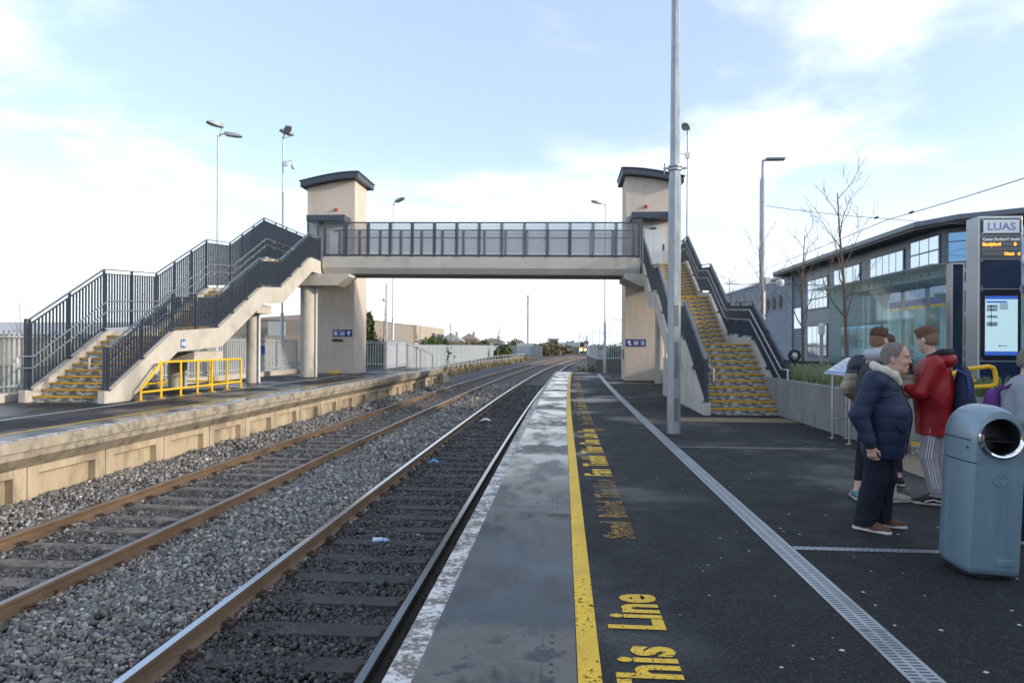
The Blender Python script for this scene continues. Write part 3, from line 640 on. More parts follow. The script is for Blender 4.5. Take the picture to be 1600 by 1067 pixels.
# ---- the bridge span
br = thing('footbridge', (-3.6, 30, 5.38), 'concrete footbridge span with dark mesh parapets crossing over both tracks', 'footbridge')
XL, XR = -10.42, 3.2
beam = [(28.86, 5.38), (28.86, 4.9), (29.0, 4.64), (29.35, 4.64), (29.35, 5.38)]
MB().prism(beam, 'x', XL, XR).build('beam', beam_conc, br, bevel=.015)
MB().prism([(31.04-(p[0]-28.86), p[1]) for p in beam], 'x', XL, XR).build('beam', beam_conc, br, bevel=.015)
MB().box(XL, XR, 29.36, 30.54, 4.8, ZD).build('deck', concrete, br)
scr = mesh_screen('perforated_mesh', (.14, .16, .19), .38); scr_near = mesh_screen('perforated_mesh_near', (.14, .16, .19), .30)
nb = 14; bw = (XR-XL-.1)/nb
for yp, s in ((28.98, scr_near), (30.92, scr)):
    top = MB(); z0, z1 = 5.44, 6.85
    top.bar((XL+.02, yp, z1), (XR-.02, yp, z1), .07, .06); top.bar((XL+.02, yp, z0), (XR-.02, yp, z0), .06, .12)
    top.build('parapet_rail', slate, br)
    for i in range(nb+1):
        x = XL+.05+i*bw; pm = MB(); pm.box(x-.032, x+.032, yp-.05, yp+.05, z0-.12, z1-.03); pm.box(x-.05, x+.05, yp-.14, yp+.04, z0-.07, z0-.045); pm.build('parapet_post', slate, br)
        if i < nb:
            sm_ = MB(); sm_.box(x+.05, x+bw-.05, yp-.012, yp+.012, z0+.10, z1-.06); sm_.box(x+.045, x+.07, yp-.018, yp+.018, z0+.08, z1-.04, 1); sm_.box(x+bw-.07, x+bw-.045, yp-.018, yp+.018, z0+.08, z1-.04, 1)
            sm_.box(x+.07, x+bw-.07, yp-.02, yp+.02, z1-.36, z1-.32, 1) if yp > 30 else None
            sm_.build('mesh_panel', [s, slate], br)
br.rotation_euler = (0, .0085, 0)
# ---- lift towers
door_m = M('lift_door', (.60, .62, .63), .35, .3, var=.05, scale=2); glass_dark = M('tower_glass', (.32, .36, .38), .08, 0, var=0)
def lift_tower(x0, x1, y0, y1, z0, rise, label):
    """rise = +1: the roof climbs towards +x"""
    t = thing('lift_tower', ((x0+x1)/2, (y0+y1)/2, z0), label, 'lift tower')
    ov0, ov1 = (x0-.2, x1+.26); n = 14
    def rz(x): u = (x-ov0)/(ov1-ov0); u = u if rise > 0 else 1-u; return 9.22+.42*math.sin(min(1, u)*math.pi/2)
    xs = np.linspace(x0, x1, n); MB().prism([(x0, z0+.003)]+[(x, rz(x)-.02) for x in xs]+[(x1, z0+.003)], 'y', y0, y1).build('wall', render_beige, t, bevel=.01)
    xs = np.linspace(ov0, ov1, n+4); ro = MB(); ro.prism([(x, rz(x)) for x in xs]+[(x, rz(x)+.27) for x in xs[::-1]], 'y', y0-.42, y1+.42); ro.prism([(x, rz(x)+.272) for x in np.linspace(ov0-.05, ov1+.05, n)]+[(x, rz(x)+.31) for x in np.linspace(ov0-.05, ov1+.05, n)[::-1]], 'y', y0-.47, y1+.47)
    ro.build('roof', slate, t)
    c = .5*(x0+x1); MB().lathe([(.0, 0), (.075, 0), (.085, .03), (.07, .09), (0, .10)], seg=14).build  # noqa
    b = MB(); b.tube([(c-.25*rise*-1, y0-.10, 8.18), (c-.25*rise*-1, y0, 8.18)], [.06, .09], 12); b.build('beacon', red_plastic, t, smooth=True)
    return t
lt = lift_tower(-12.49, -10.12, 32.5, 34.5, ZF, 1, 'beige rendered lift tower with curved dark roof, left of the tracks')
rt = lift_tower(2.91, 5.28, 32.5, 34.5, 0, -1, 'beige rendered lift tower with curved dark roof, right of the tracks behind the octagonal mast')
for t, s, xc in ((lt, 1, -11.25), (rt, -1, 4.15)):
    xo, xi = (-12.18, -10.32) if s > 0 else (3.1, 4.95)
    MB().box(xo, xi, 31.55, 32.49, 7.48, 7.76).build('canopy', slate, t, bevel=.015)
    xd0, xd1 = (-11.5, -10.42) if s > 0 else (3.62, 4.74)
    d = MB(); d.box(xd0, xd1, 32.40, 32.495, ZD, 7.30).build('door_surround', offwhite, t)
    dd = MB(); dd.box(xd0+.16, (xd0+xd1)/2-.005, 32.36, 32.398, ZD+.02, 7.05); dd.box((xd0+xd1)/2+.005, xd1-.16, 32.36, 32.398, ZD+.02, 7.05); dd.build('door', door_m, t)
    MB().box((xd0+xd1)/2-.14, (xd0+xd1)/2+.14, 32.37, 32.398, 7.10, 7.18).build('indicator', black, t)
    cp = MB(); cp.box(xd1-.12, xd1-.04, 32.375, 32.398, 6.1, 6.4); cp.build('call_panel', sign_blue, t)
    lg = MB()
    for x in ((-12.12, -11.62, -10.38) if s > 0 else (3.16, 3.56, 4.9)): lg.box(x-.04, x+.04, 31.6, 31.68, ZD, 7.48)
    lg.build('lobby_frame', slate, t)
    MB().box(*((-12.07, -11.67) if s > 0 else (3.21, 3.51)), 31.62, 31.66, ZD+.1, 7.44).build('lobby_glass', glass('lobby_pane', (.85, .9, .92), .5), t)
# ---- signs
def sign_board(name, x0, x1, y, z0, z1, label, order, num):
    t = thing(name, ((x0+x1)/2, y, (z0+z1)/2), label, 'sign'); h = z1-z0
    MB().box(x0, x1, y-.025, y, z0, z1).build('board', sign_blue, t, bevel=.004); yf = y-.028; cell = (x1-x0)/3
    for i, k in enumerate(order):
        cx, cz = x0+cell*(i+.5), (z0+z1)/2; r = h*.34
        if k in 'NL':
            fr = MB()
            for a in ((cx-r, cx+r, cz+r*.92, cz+r), (cx-r, cx+r, cz-r, cz-r*.92), (cx-r, cx-r*.9, cz-r, cz+r), (cx+r*.9, cx+r, cz-r, cz+r)): fr.box(a[0], a[1], yf-.002, yf+.004, a[2], a[3])
            if k == 'L':
                for dx in (-.5, 0, .5):
                    fr.box(cx+dx*r-.15*r, cx+dx*r+.15*r, yf-.002, yf+.004, cz-.75*r, cz+.25*r); fr.tube([(cx+dx*r, yf-.002, cz+.5*r), (cx+dx*r, yf+.004, cz+.5*r)], .17*r, 8)
            fr.build('lift_symbol' if k == 'L' else 'number_frame', sign_white, t)
            if k == 'N': text_obj('number', num, h*.56, sign_white, at(cx, yf-.001, cz-h*.2), t, bold=.02, align='CENTER')
        else:
            a = MB(); w = r*.28
            if k == 'U': pts = [(-w/1.2, -r), (w/1.2, -r), (w/1.2, .1*r), (r*.75, -.05*r), (r*.75, .35*r), (0, 1.05*r), (-r*.75, .35*r), (-r*.75, -.05*r), (-w/1.2, .1*r)]
            else: pts = [(-.35*r, -r), (.9*r, -r), (.9*r, -.55*r), (.1*r, -.55*r), (.1*r, .1*r), (.6*r, -.1*r), (.6*r, .3*r), (-.12*r, 1.05*r), (-.85*r, .3*r), (-.85*r, -.1*r), (-.35*r, .1*r)]
            a.prism([(cx+p[0], cz+p[1]) for p in pts], 'y', yf-.002, yf+.004); a.build('arrow', sign_white, t)
    return t
sign_board('direction_sign', -11.19, -10.23, 32.497, 2.0, 2.35, 'blue sign with number 2, lift symbol and up arrow on the left tower', 'NLU', '2')
sign_board('direction_sign', 2.95, 3.88, 32.497, 1.62, 1.95, 'blue sign with bent arrow, lift symbol and number 1 on the right tower', 'BLN', '1')
o = MB().box(2.87, 2.905, 33.2, 33.5, 1.0, 1.45).build('wall_plate', sign_blue, base=(2.89, 33.3, 1.2)); tag(o, 'small blue plate on the track side of the right lift tower', 'plate')
o = MB().tube([(-11.16, 32.44, 1.82), (-11.12, 32.40, 1.84), (-10.76, 32.40, 1.84), (-10.72, 32.44, 1.82), (-10.72, 32.5, 1.82)], .055, 8).build('grab_bar', black, smooth=True, base=(-10.9, 32.45, 1.8)); tag(o, 'black bar fixed under the blue sign on the left tower', 'handle')
o = MB().box(-11.3, -10.83, 32.25, 32.49, ZF+.002, ZF+.09).build('kerb_marker', yellow, base=(-11.1, 32.4, ZF)); tag(o, 'yellow painted block at the foot of the left lift tower', 'kerb')
t = thing('platform_sign', (-11.3, 24.4, 1.3), 'dark blue sign with two white lines, half hidden behind the middle stair column', 'sign')
MB().box(-11.58, -10.95, 24.36, 24.39, 1.24, 1.56).build('board', sign_blue, t)
text_obj('lettering', 'Dublin', .14, sign_white, at(-11.54, 24.357, 1.42), t, bold=.008); text_obj('lettering', 'Bound', .14, sign_white, at(-11.46, 24.357, 1.275), t, bold=.008)
MB().box(-11.3, -11.24, 24.391, 24.43, ZF, 1.56).build('post', galv, t)
t = thing('stair_plate', (-10.47, 18.2, 1.65), 'small blue square plate with white figures on the left stair landing', 'sign')
MB().box(-10.488, -10.475, 18.04, 18.27, 1.50, 1.74).build('board', M('plate_blue', (.03, .16, .42), .4, var=0), t)
text_obj('lettering', '14', .19, sign_white, at(-10.4735, 18.06, 1.555, Matrix.Rotation(math.pi/2, 4, 'Z') @ FACE_CAM), t, bold=.01)
# ---- yellow guard rail under the left stairs
t = thing('guard_rail', (-10.9, 18.5, ZF), 'bright yellow tubular guard rail under the left staircase', 'railing')
xg = -10.26; P = [(xg, 15.92), (xg, 16.76), (xg, 17.66), (xg, 18.5), (xg, 19.3), (xg, 20.2), (xg, 21.1), (-12.3, 21.1), (-12.3, 18.7)]
zt = ZF+.92
rl = MB(); rl.tube([(xg, 15.92, ZF+.27), (xg, 16.76, zt), (xg, 21.1, zt)], .03, 10); rl.tube([(xg, 21.1, zt), (-12.3, 21.1, zt), (-12.3, 18.7, zt)], .03, 10); rl.tube([(xg, 15.92, ZF+.2), (xg, 21.1, ZF+.2)], .028, 10); rl.tube([(xg, 21.1, ZF+.2), (-12.3, 21.1, ZF+.2), (-12.3, 18.7, ZF+.2)], .028, 10)
rl.build('rail', yellow, t, smooth=True)
for i, (x, y) in enumerate(P+[(-11.3, 21.1)]):
    pm = MB(); pm.tube([(x, y, ZF), (x, y, ZF+.28 if i == 0 else zt)], .03, 10); pm.box(x-.08, x+.08, y-.08, y+.08, ZF+.001, ZF+.014); pm.build('post', yellow, t, smooth=True)
# ================================================================== plants
def leaf_mat(name, a, b2):
    m, t, b, n, lk, ma, mr, mix, noise, bump = node_mat(name)
    at_ = n('ShaderNodeVertexColor'); at_.layer_name = 'leaf'; s = n('ShaderNodeSeparateXYZ'); lk(at_.outputs[0], s.inputs[0])
    lk(mix(s.outputs[0], a, b2), b.inputs['Base Color']); b.inputs['Roughness'].default_value = .6; b.inputs['Specular IOR Level'].default_value = .3; return m
ever_m = leaf_mat('evergreen_leaf', (.018, .04, .012), (.075, .105, .03)); scrub_m = leaf_mat('scrub_leaf', (.10, .085, .05), (.23, .19, .115)); ivy_m = leaf_mat('ivy_leaf', (.02, .05, .014), (.08, .11, .03))
lav_m = leaf_mat('lavender_leaf', (.12, .16, .08), (.32, .38, .21)); drygrass_m = leaf_mat('dry_grass', (.13, .10, .05), (.28, .23, .12)); hedge_m = leaf_mat('hedge_leaf', (.02, .065, .02), (.06, .15, .04)); wood_m = leaf_mat('far_wood', (.07, .075, .06), (.13, .12, .095))
bark = M('bark', (.15, .105, .08), .85, var=.3, scale=20, bump=.4, bscale=60); bark_grey = M('bark_grey', (.13, .11, .09), .85, var=.3, scale=8)
def quads_mesh(name, P, A, B, c, mat):
    """leaf quads centred on P spanned by A and B, tone c in 0..1"""
    n = len(P); v = np.stack([P-A-B*.5, P+A-B*.5, P+A*.4+B, P-A*.4+B], 1).reshape(-1, 3)
    me = bpy.data.meshes.new(name); me.vertices.add(4*n); me.vertices.foreach_set('co', v.astype(np.float32).ravel()); me.loops.add(4*n); me.loops.foreach_set('vertex_index', np.arange(4*n, dtype=np.int32))
    me.polygons.add(n); me.polygons.foreach_set('loop_start', np.arange(0, 4*n, 4, dtype=np.int32)); me.update(calc_edges=True)
    ca = me.color_attributes.new('leaf', 'FLOAT_COLOR', 'POINT'); cc = np.repeat(np.clip(c, 0, 1), 4); ca.data.foreach_set('color', np.stack([cc, cc, cc, np.ones_like(cc)], 1).astype(np.float32).ravel()); me.materials.append(mat); return me
def foliage_mesh(name, lumps, n, size, mat, seed=1, upright=0.):
    """lumps: (centre, radii) ellipsoids filled with leaf-sized faces, denser at the skin"""
    r = np.random.default_rng(seed); w = np.array([l[1][0]*l[1][1]*l[1][2] for l in lumps])**.7; k = r.choice(len(lumps), n, p=w/w.sum())
    C = np.array([l[0] for l in lumps])[k]; R = np.array([l[1] for l in lumps])[k]; d = r.standard_normal((n, 3)); d /= np.linalg.norm(d, axis=1, keepdims=True)
    P = C+R*d*(r.random((n, 1))**.33)*(1+.12*r.standard_normal((n, 1)))
    A = r.standard_normal((n, 3)); B = np.cross(A, r.standard_normal((n, 3))); A /= np.linalg.norm(A, axis=1, keepdims=True); B /= np.linalg.norm(B, axis=1, keepdims=True)
    if upright: B = B*(1-upright)+np.array([0, 0, 1.])*upright
    s = size*r.lognormal(0, .3, (n, 1)); tone = r.random(len(lumps))[k]*.6+r.random(n)*.5-.05
    return quads_mesh(name, P, A*s*.5, B*s, tone, mat)
def bush(name, lumps, n, size, mat, label, cat, group=None, seed=1, stem=True, loc=None):
    c = np.mean([l[0] for l in lumps], 0); z0 = min(l[0][2]-l[1][2] for l in lumps); t = thing(name, (c[0], c[1], z0), label, cat, group)
    me = foliage_mesh('foliage', [((l[0][0]-c[0], l[0][1]-c[1], l[0][2]-z0), l[1]) for l in lumps], n, size, mat, seed); o = bpy.data.objects.new('foliage', me); COL.objects.link(o); o.parent = t
    if stem: MB().tube([(c[0], c[1], z0), (c[0]+.05, c[1], c[2])], [.08, .03], 6).build('stem', bark_grey, t)
    return t
def bare_tree(x, y, z0, h, label, r0=.045, seed=1, group=None, spread=.5, lean=0., levels=4, mat=None, first=.33, kids=(12, 5, 4, 3)):
    rr = random.Random(seed); t = thing('bare_tree', (x, y, z0), label, 'tree', group); mb = MB(); tw = MB(); mt = mat or bark
    def grow(p, d, ln, r, lv):
        n = 5 if lv < 2 else 4; pts = [p]; dd = d.copy()
        for i in range(n):
            dd = (dd+Vector((rr.gauss(0, .1), rr.gauss(0, .1), rr.gauss(.04, .06)))*(1 if lv else .35)).normalized(); pts.append(pts[-1]+dd*ln/n)
        rad = [r*(1-.75*i/n) for i in range(n+1)]
        (mb if lv == 0 else tw).tube(pts, rad, 7 if lv == 0 else (5 if lv == 1 else 3), cap=lv == 0)
        if lv >= levels-1: return
        kn = kids[lv]
        for i in range(kn):
            f = first+(1-first)*(i+rr.random()*.7)/kn if lv == 0 else .25+.75*(i+rr.random())/kn
            f = min(f, .97); q = f*n; j = int(q); pp = pts[j].lerp(pts[min(j+1, n)], q-j); a = rr.random()*6.283 if lv else i*2.4+rr.random()
            side = Vector((math.cos(a), math.sin(a), 0)); nd = (d*.55+side*spread+Vector((0, 0, .35))).normalized() if lv == 0 else (d+side*.75+Vector((0, 0, .15))).normalized()
            grow(pp, nd, ln*((.40-.24*f) if lv == 0 else .5)*rr.uniform(.75, 1.2), max(rad[j]*.5, .0045), lv+1)
    grow(Vector((x, y, z0)), Vector((lean, 0, 1)).normalized(), h, r0, 0)
    mb.build('trunk', mt, t, smooth=True); tw.build('branches', mt, t); return t
# ================================================================== lamps, masts, wires
head_m = M('lamp_housing', (.33, .35, .37), .45, .3, var=.08, scale=6); lens_m = M('lamp_lens', (.62, .64, .64), .15, 0, var=0)
def lamp_head(root, p, ang, tilt=.12, ln=.75, w=.36, h=.17):
    """floodlight housing reaching out from p in direction ang"""
    R = Matrix.Translation(p) @ Matrix.Rotation(ang, 4, 'Z') @ Matrix.Rotation(tilt, 4, 'Y'); mb = MB(); v = []
    secs = [(0, .45, .7), (.12, .85, 1), (.6, 1, 1), (.95, .8, .55), (1, .6, .3)]
    for u, sw, sh in secs:
        for a, b in ((-.5, -.5), (.5, -.5), (.42, .3), (.2, .5), (-.2, .5), (-.42, .3)): v.append(tuple(R @ Vector((u*ln, a*w*sw, b*h*sh))))
    k = 6; fs = [tuple(range(k-1, -1, -1)), tuple(range((len(secs)-1)*k, len(secs)*k))]+[(i*k+j, i*k+(j+1) % k, (i+1)*k+(j+1) % k, (i+1)*k+j) for i in range(len(secs)-1) for j in range(k)]
    mb.add(v, fs); o = mb.build('lamp_head', head_m, root, smooth=.6)
    lv = [tuple(R @ Vector((u*ln, s*w*.36, -h*.5-.004))) for u, s in ((.2, -1), (.9, -.8), (.9, .8), (.2, 1))]; MB().add(lv, [(0, 1, 2, 3)]).build('lens', lens_m, o)
def street_lamp(x, y, z0, z1, label, heads, r=(.085, .05), cctv=None, group='station lamp posts'):
    t = thing('lamp_post', (x, y, z0), label, 'lamp post', group); mb = MB(); zm = z0+(z1-z0)*.3
    mb.tube([(x, y, z0), (x, y, zm), (x, y, zm+.05), (x, y, z1)], [r[0], r[0], r[1], r[1]*.8], 12); mb.tube([(x, y, z0+.001), (x, y, z0+.03)], .2, 12); mb.build('pole', galv, t, smooth=.6)
    for dx, dz, ang, tl in heads:
        q = (x+dx*math.cos(ang), y+dx*math.sin(ang), z1+dz); MB().tube([(x, y, z1-.12), (x+dx*.5*math.cos(ang), y+dx*.5*math.sin(ang), z1-.02+dz*.4), q], .03, 8).build('arm', galv, t, smooth=True); lamp_head(t, q, ang, tl)
    if cctv:
        zc, ang, k = cctv; ex, ey = math.cos(ang), math.sin(ang); c = MB(); c.box(x-.02+ex*.1, x+.18+ex*.1, y-.12, y-.02, zc-.12, zc+.14); c.tube([(x, y, zc), (x+ex*.35, y+ey*.35, zc+.14), (x+ex*.55, y+ey*.55, zc+.1), (x+ex*.6, y+ey*.6, zc-.05)], .022, 8)
        c.build('camera_bracket', offwhite, t); d = MB(); d.lathe([(.0, -.2), (.07, -.19), (.11, -.12), (.12, -.02), (.10, .04), (.03, .07), (0, .08)], (x+ex*.6, y+ey*.6, zc-.1), 14); d.build('dome_camera', offwhite, t, smooth=True)
    return t
street_lamp(-15.3, 29.2, -.6, 10.9, 'tall slim lamp post with two heads rising behind the left staircase, farthest left', [(-.25, .42, math.pi+.9, -.05), (.28, .05, .15, .12)])
street_lamp(-13.9, 32.9, -.6, 11.9, 'lamp post carrying a dome camera, between the left staircase and its lift tower', [(-.6, .25, math.pi+1.0, -.1), (.3, .1, -.9, -.25)], cctv=(10.55, -.2, 1))
street_lamp(-10.7, 42.3, .2, 10.5, 'single headed lamp post standing behind the bridge just right of the left lift tower', [(.15, .12, -.5, -.25)])
street_lamp(2.55, 42.25, 0, 10.3, 'slim lamp post beyond the bridge, just left of the right lift tower', [(.2, .1, math.pi+.4, -.1)])
street_lamp(5.55, 31.3, 0, 11.25, 'lamp post with a camera arm directly behind the octagonal mast', [(.2, .1, math.pi*1.4, -.05)], cctv=(10.2, math.pi, 1))
t = thing('camera_pole', (-11.2, 42.6, .2), 'short slim pole with a small camera beside the lamp post right of the left tower', 'camera pole')
MB().tube([(-11.2, 42.6, .2), (-11.2, 42.6, 5.5)], .06, 10).build('pole', galv_dull, t, smooth=True); MB().lathe([(0, -.16), (.12, -.12), (.14, 0), (.08, .08), (0, .1)], (-11.28, 42.4, 4.5), 14).build('dome_camera', offwhite, t, smooth=True)
# octagonal mast
t = thing('mast', (2.046, 12.83, 0), 'tall galvanised octagonal mast in front of the right staircase, reaching out of the picture', 'mast')
mast_m = M('mast_zinc', (.33, .36, .39), .42, .5, var=.25, scale=7, streak=(1, 1, .35), bump=.1, bscale=18, rvar=.12, dirt=(.5, .53, .55), dscale=9, damt=.5, dlo=.5, dhi=.66)
x, y = 2.046, 12.83; mb = MB(); R8 = Matrix.Translation((x, y, 0)) @ Matrix.Rotation(.22, 4, 'Z') @ Matrix.Translation((-x, -y, 0))
mb.lathe([(.122, 0), (.114, 4.6), (.092, 4.9), (.055, 12.5)], (0, 0, 0), 8); mb.v = [tuple(Matrix.Translation((x, y, 0)) @ Matrix.Rotation(-.148, 4, 'Z') @ Vector(v)) for v in mb.v]; mb.build('shaft', mast_m, t)
cl = MB()
for zc in (4.86, 4.92): cl.lathe([(.10, zc), (.125, zc), (.125, zc+.03), (.10, zc+.03)], (x, y, 0), 16)
cl.box(x-.21, x+.21, y-.03, y+.03, 4.885, 4.92)
for s in (-1, 1): cl.tube([(x+s*.19, y, 4.8), (x+s*.19, y, 5.0)], .014, 6)
cl.build('clamp', galv, t)
an = -math.pi/2+.30-math.pi/8+math.pi/8*2-.0
plm = M('mast_cover', (.15, .17, .19), .55, .2, var=.1, scale=6)
for z0, z1 in ((.24, .66), (1.02, 1.69), (1.98, 2.36)):
    Rm = Matrix.Translation((x, y, 0)) @ Matrix.Rotation(-math.pi/2+.30, 4, 'Z'); pb = MB()
    rr_ = .122*math.cos(math.pi/8); best = min((k*math.pi/4+math.pi/8-.148 for k in range(8)), key=lambda a: abs(((a-math.radians(-76)+math.pi) % (2*math.pi))-math.pi))
    Rm = Matrix.Translation((x, y, 0)) @ Matrix.Rotation(best, 4, 'Z'); pb.box(rr_-.006, rr_+.006, -.038, .038, z0, z1, R=Rm)
    for zz_ in (z0+.03, z1-.03): pb.tube([tuple(Rm @ Vector((rr_, 0, zz_))), tuple(Rm @ Vector((rr_+.009, 0, zz_)))], .008, 8)
    pb.build('cover_plate', plm, t)
# tram line pole and wires
t = thing('tram_pole', (8.5, 30, .86), 'stout grey tram line pole with a flat lamp, behind the bare trees', 'tram pole')
mb = MB(); mb.tube([(8.5, 30, .86), (8.5, 30, 8.75), (8.5, 30, 8.9), (8.5, 30, 9.62)], [.14, .125, .07, .06], 14); mb.build('pole', galv_dull, t, smooth=.6)
MB().tube([(8.5, 30, 9.5), (8.52, 30, 9.6), (8.7, 30, 9.64)], .05, 10).build('arm', galv_dull, t, smooth=True); MB().box(8.62, 9.4, 29.85, 30.15, 9.60, 9.70).build('lamp_head', plm, t, bevel=.02)
c = MB(); c.tube([(8.5, 30, 4.35), (9.2, 29.9, 4.35)], .03, 8); c.box(8.58, 8.8, 29.85, 30.0, 4.3, 4.6); c.build('camera_bracket', offwhite, t); MB().lathe([(0, -.2), (.13, -.17), (.17, -.05), (.16, .06), (.06, .12), (0, .12)], (9.2, 29.85, 4.38), 14).build('dome_camera', offwhite, t, smooth=True)
wire_m = M('wire', (.05, .055, .06), .5, .3, var=0)
def wire(pts, r, lb):
    P = []
    for a, b in zip(pts[:-1], pts[1:]):
        for k in range(8): f = k/8; P.append((a[0]+(b[0]-a[0])*f, a[1]+(b[1]-a[1])*f, a[2]+(b[2]-a[2])*f-.06*math.sin(math.pi*f)))
    P.append(pts[-1]); o = MB().tube(P, r, 6).build('overhead_wire', wire_m, base=pts[0]); return tag(o, lb, 'wire', 'tram wires')
wire([(13.6, 17, 6.55), (13.6, 30, 7.0), (13.6, 52, 6.9), (13.6, 90, 6.8)], .016, 'long overhead tram wire slanting down across the top right sky')
wire([(8.5, 30, 7.68), (13.6, 30, 7.06), (20, 32, 7.1)], .012, 'thin cross wire from the tram pole to the long overhead wire')
wire([(6.9, 30, 4.35), (8.5, 30, 4.35), (13.2, 30.2, 4.3)], .02, 'dark cable level with the dome camera on the tram pole')
for p in ((13.6, 27.9, 6.92), (13.2, 30.0, 7.11)): o = MB().tube([(p[0], p[1]-.12, p[2]), (p[0], p[1]+.12, p[2])], .05, 8).build('insulator', black, base=p); tag(o, 'small dark insulator on the long overhead tram wire' if p[1] < 29 else 'small dark insulator on the thin cross wire', 'insulator')
# ================================================================== fences
def palisade(a, b, zb, zt, label, bay=2.7, pitch=.155, pw=.07, zt2=None, group=None, name='palisade_fence'):
    a, b = Vector(a), Vector(b); ln = (b-a).length; d = (b-a)/ln; nrm = Vector((-d.y, d.x)); t = thing(name, (a.x, a.y, zb), label, 'fence', group)
    nb_ = max(1, round(ln/bay)); bl = ln/nb_; top = lambda s: zt+(0 if zt2 is None else (zt2-zt)*s/ln)
    for i in range(nb_):
        mb = MB(); s0 = i*bl
        for zf in (.12, .86):
            z0_ = zb+.1+(top(s0)-zb)*zf-.03; z1_ = zb+.1+(top(s0+bl)-zb)*zf-.03; p, q = a+d*(s0+.04)-nrm*.035, a+d*(s0+bl-.04)-nrm*.035; mb.bar((p.x, p.y, z0_), (q.x, q.y, z1_), .04, .045)
        s = s0+.1
        while s < s0+bl-.05:
            zt_ = top(s); v = []
            for z in (zb+.06, zt_-.1, zt_):
                k = 1 if z < zt_ else .25
                for u, w in ((-.5*pw*k, 0), (-.2*pw*k, .022), (.2*pw*k, .022), (.5*pw*k, 0)): p = a+d*(s+u)+nrm*w; v.append((p.x, p.y, z))
            mb.add(v, [(j+4*r, j+1+4*r, j+5+4*r, j+4+4*r) for r in range(2) for j in range(3)]); s += pitch
        mb.build('pale_panel', galv_dull, t)
    pm = MB()
    for i in range(nb_+1): p = a+d*(i*bl); MB().box(p.x-.05, p.x+.05, p.y-.05, p.y+.05, zb-.2, top(i*bl)-.08).build('post', galv, t)
    return t
palisade((-13.32, 9), (-13.32, 33.3), .30, 1.92, 'pale grey palisade fence behind the left staircase', bay=2.43)
o = MB().box(-13.4, -13.02, 6, 41.2, -.3, ZF+.2).build('kerb_wall', concrete, bevel=.02, base=(-13.2, 20, 0)); tag(o, 'low concrete kerb wall along the back of the far platform', 'kerb')
palisade((-13.2, 38.2), (-10.15, 38.2), .25, 1.9, 'open steel fence facing the camera, just right of the left lift tower', bay=1.5)
palisade((-10.1, 38.3), (-10.1, 43.5), .22, 1.9, 'grey fence running away from the camera beside the far platform end', bay=2.6, pitch=.13, pw=.085)
palisade((-10.05, 43.6), (-8.95, 46.4), .0, 1.88, 'short fence with a sloping top dropping beside the far platform end', zt2=1.1, bay=1.5, pitch=.12, pw=.085)
palisade((-14.2, 66), (-17.6, 195), -.95, 1.72, 'long grey palisade fence stretching into the distance left of the tracks', bay=3.0, pitch=.30, pw=.2)
palisade((-13.9, 172), (-5.2, 168), -.95, 1.75, 'distant pale fence facing the camera below the slender mast', bay=2.9, pitch=.3, pw=.2)
t = thing('low_railing', (-11.2, 56, -.9), 'low white tubular railing beside the far track beyond the platform', 'railing'); mb = MB()
ysr = np.arange(56, 122.1, 2.4); mb.tube([(-11.2+Sf(y)*.95, y, .26) for y in ysr], .035, 6); mb.tube([(-11.2+Sf(y)*.95, y, -.25) for y in ysr], .025, 6); mb.build('rail', galv_dull, t)
for y in ysr: x = -11.2+Sf(y)*.95; MB().tube([(x, y, -1.1), (x, y, .26)], .04, 6).build('post', galv_dull, t)
for x, y, z0, lb in ((-8.85, 40.9, ZF, 'white and red notice on a grey post at the far platform end'), (1.45, 43.1, 0, 'white and red notice on a grey post at the near platform end')):
    t = thing('notice_post', (x, y, z0), lb, 'sign'); MB().tube([(x, y, z0), (x, y, 2.25)], .035, 8).build('post', galv, t, smooth=True)
    MB().box(x-.13, x+.13, y-.07, y-.05, 1.45, 1.95).build('board', sign_white, t); r = MB(); r.box(x-.13, x+.13, y-.078, y-.0702, 1.80, 1.90); r.box(x-.13, x+.13, y-.078, y-.0702, 1.46, 1.51); r.build('red_band', red_plastic, t)
t = thing('boundary_wall', (2.1, 44, -.6), 'grey block wall with white railings at the end of the near platform', 'wall'); blk = M('block_wall', (.13, .125, .115), .9, var=.25, scale=3, bump=.3, bscale=40)
MB().box(2.1, 9, 44, 44.25, -.8, .76).build('block_wall', blk, t); MB().box(2.1, 2.34, 44.26, 60, -1.0, .76).build('block_wall', blk, t)
r = MB()
for zz_ in (.86, 1.62): r.box(2.12, 9, 44.1, 44.15, zz_-.03, zz_+.03); r.box(2.2, 2.25, 44.3, 60, zz_-.03, zz_+.03)
x = 2.2
while x < 9: r.box(x-.025, x+.025, 44.11, 44.14, .76, 1.6); x += .145
y = 44.4
while y < 60: r.box(2.21, 2.24, y-.025, y+.025, .76, 1.6); y += .145
r.build('railings', galv_dull, t)
# ================================================================== things beyond the platforms
clad_b = M('cladding_beige', (.40, .35, .29), .8, var=.14, scale=.6, streak=(1, 3, .15), dirt=(.2, .16, .13), dscale=.5, damt=.6); clad_g = M('cladding_grey', (.40, .41, .43), .6, var=.08, scale=.5, streak=(2, 2, .2)); clad_br = M('cladding_brown', (.26, .225, .19), .8, var=.15, scale=.8, streak=(3, 3, .2)); roof_r = M('roof_brown', (.32, .26, .23), .7, var=.1, scale=1); dark_open = M('dark_opening', (.04, .045, .06), .6, var=.1, scale=1)
t = thing('warehouse', (-34, 150, -1), 'long beige warehouse seen right of the left lift tower above the fence', 'warehouse')
MB().box(-60, -33.2, 118, 149.9, -1.2, 6.0).build('wall', clad_br, t); MB().box(-58, -32.6, 150, 186, -1.2, 6.2).build('wall', clad_b, t); MB().prism([(-60, 6.0), (-33.0, 6.0), (-46, 7.0)], 'y', 117.8, 149.9).build('roof', roof_r, t)
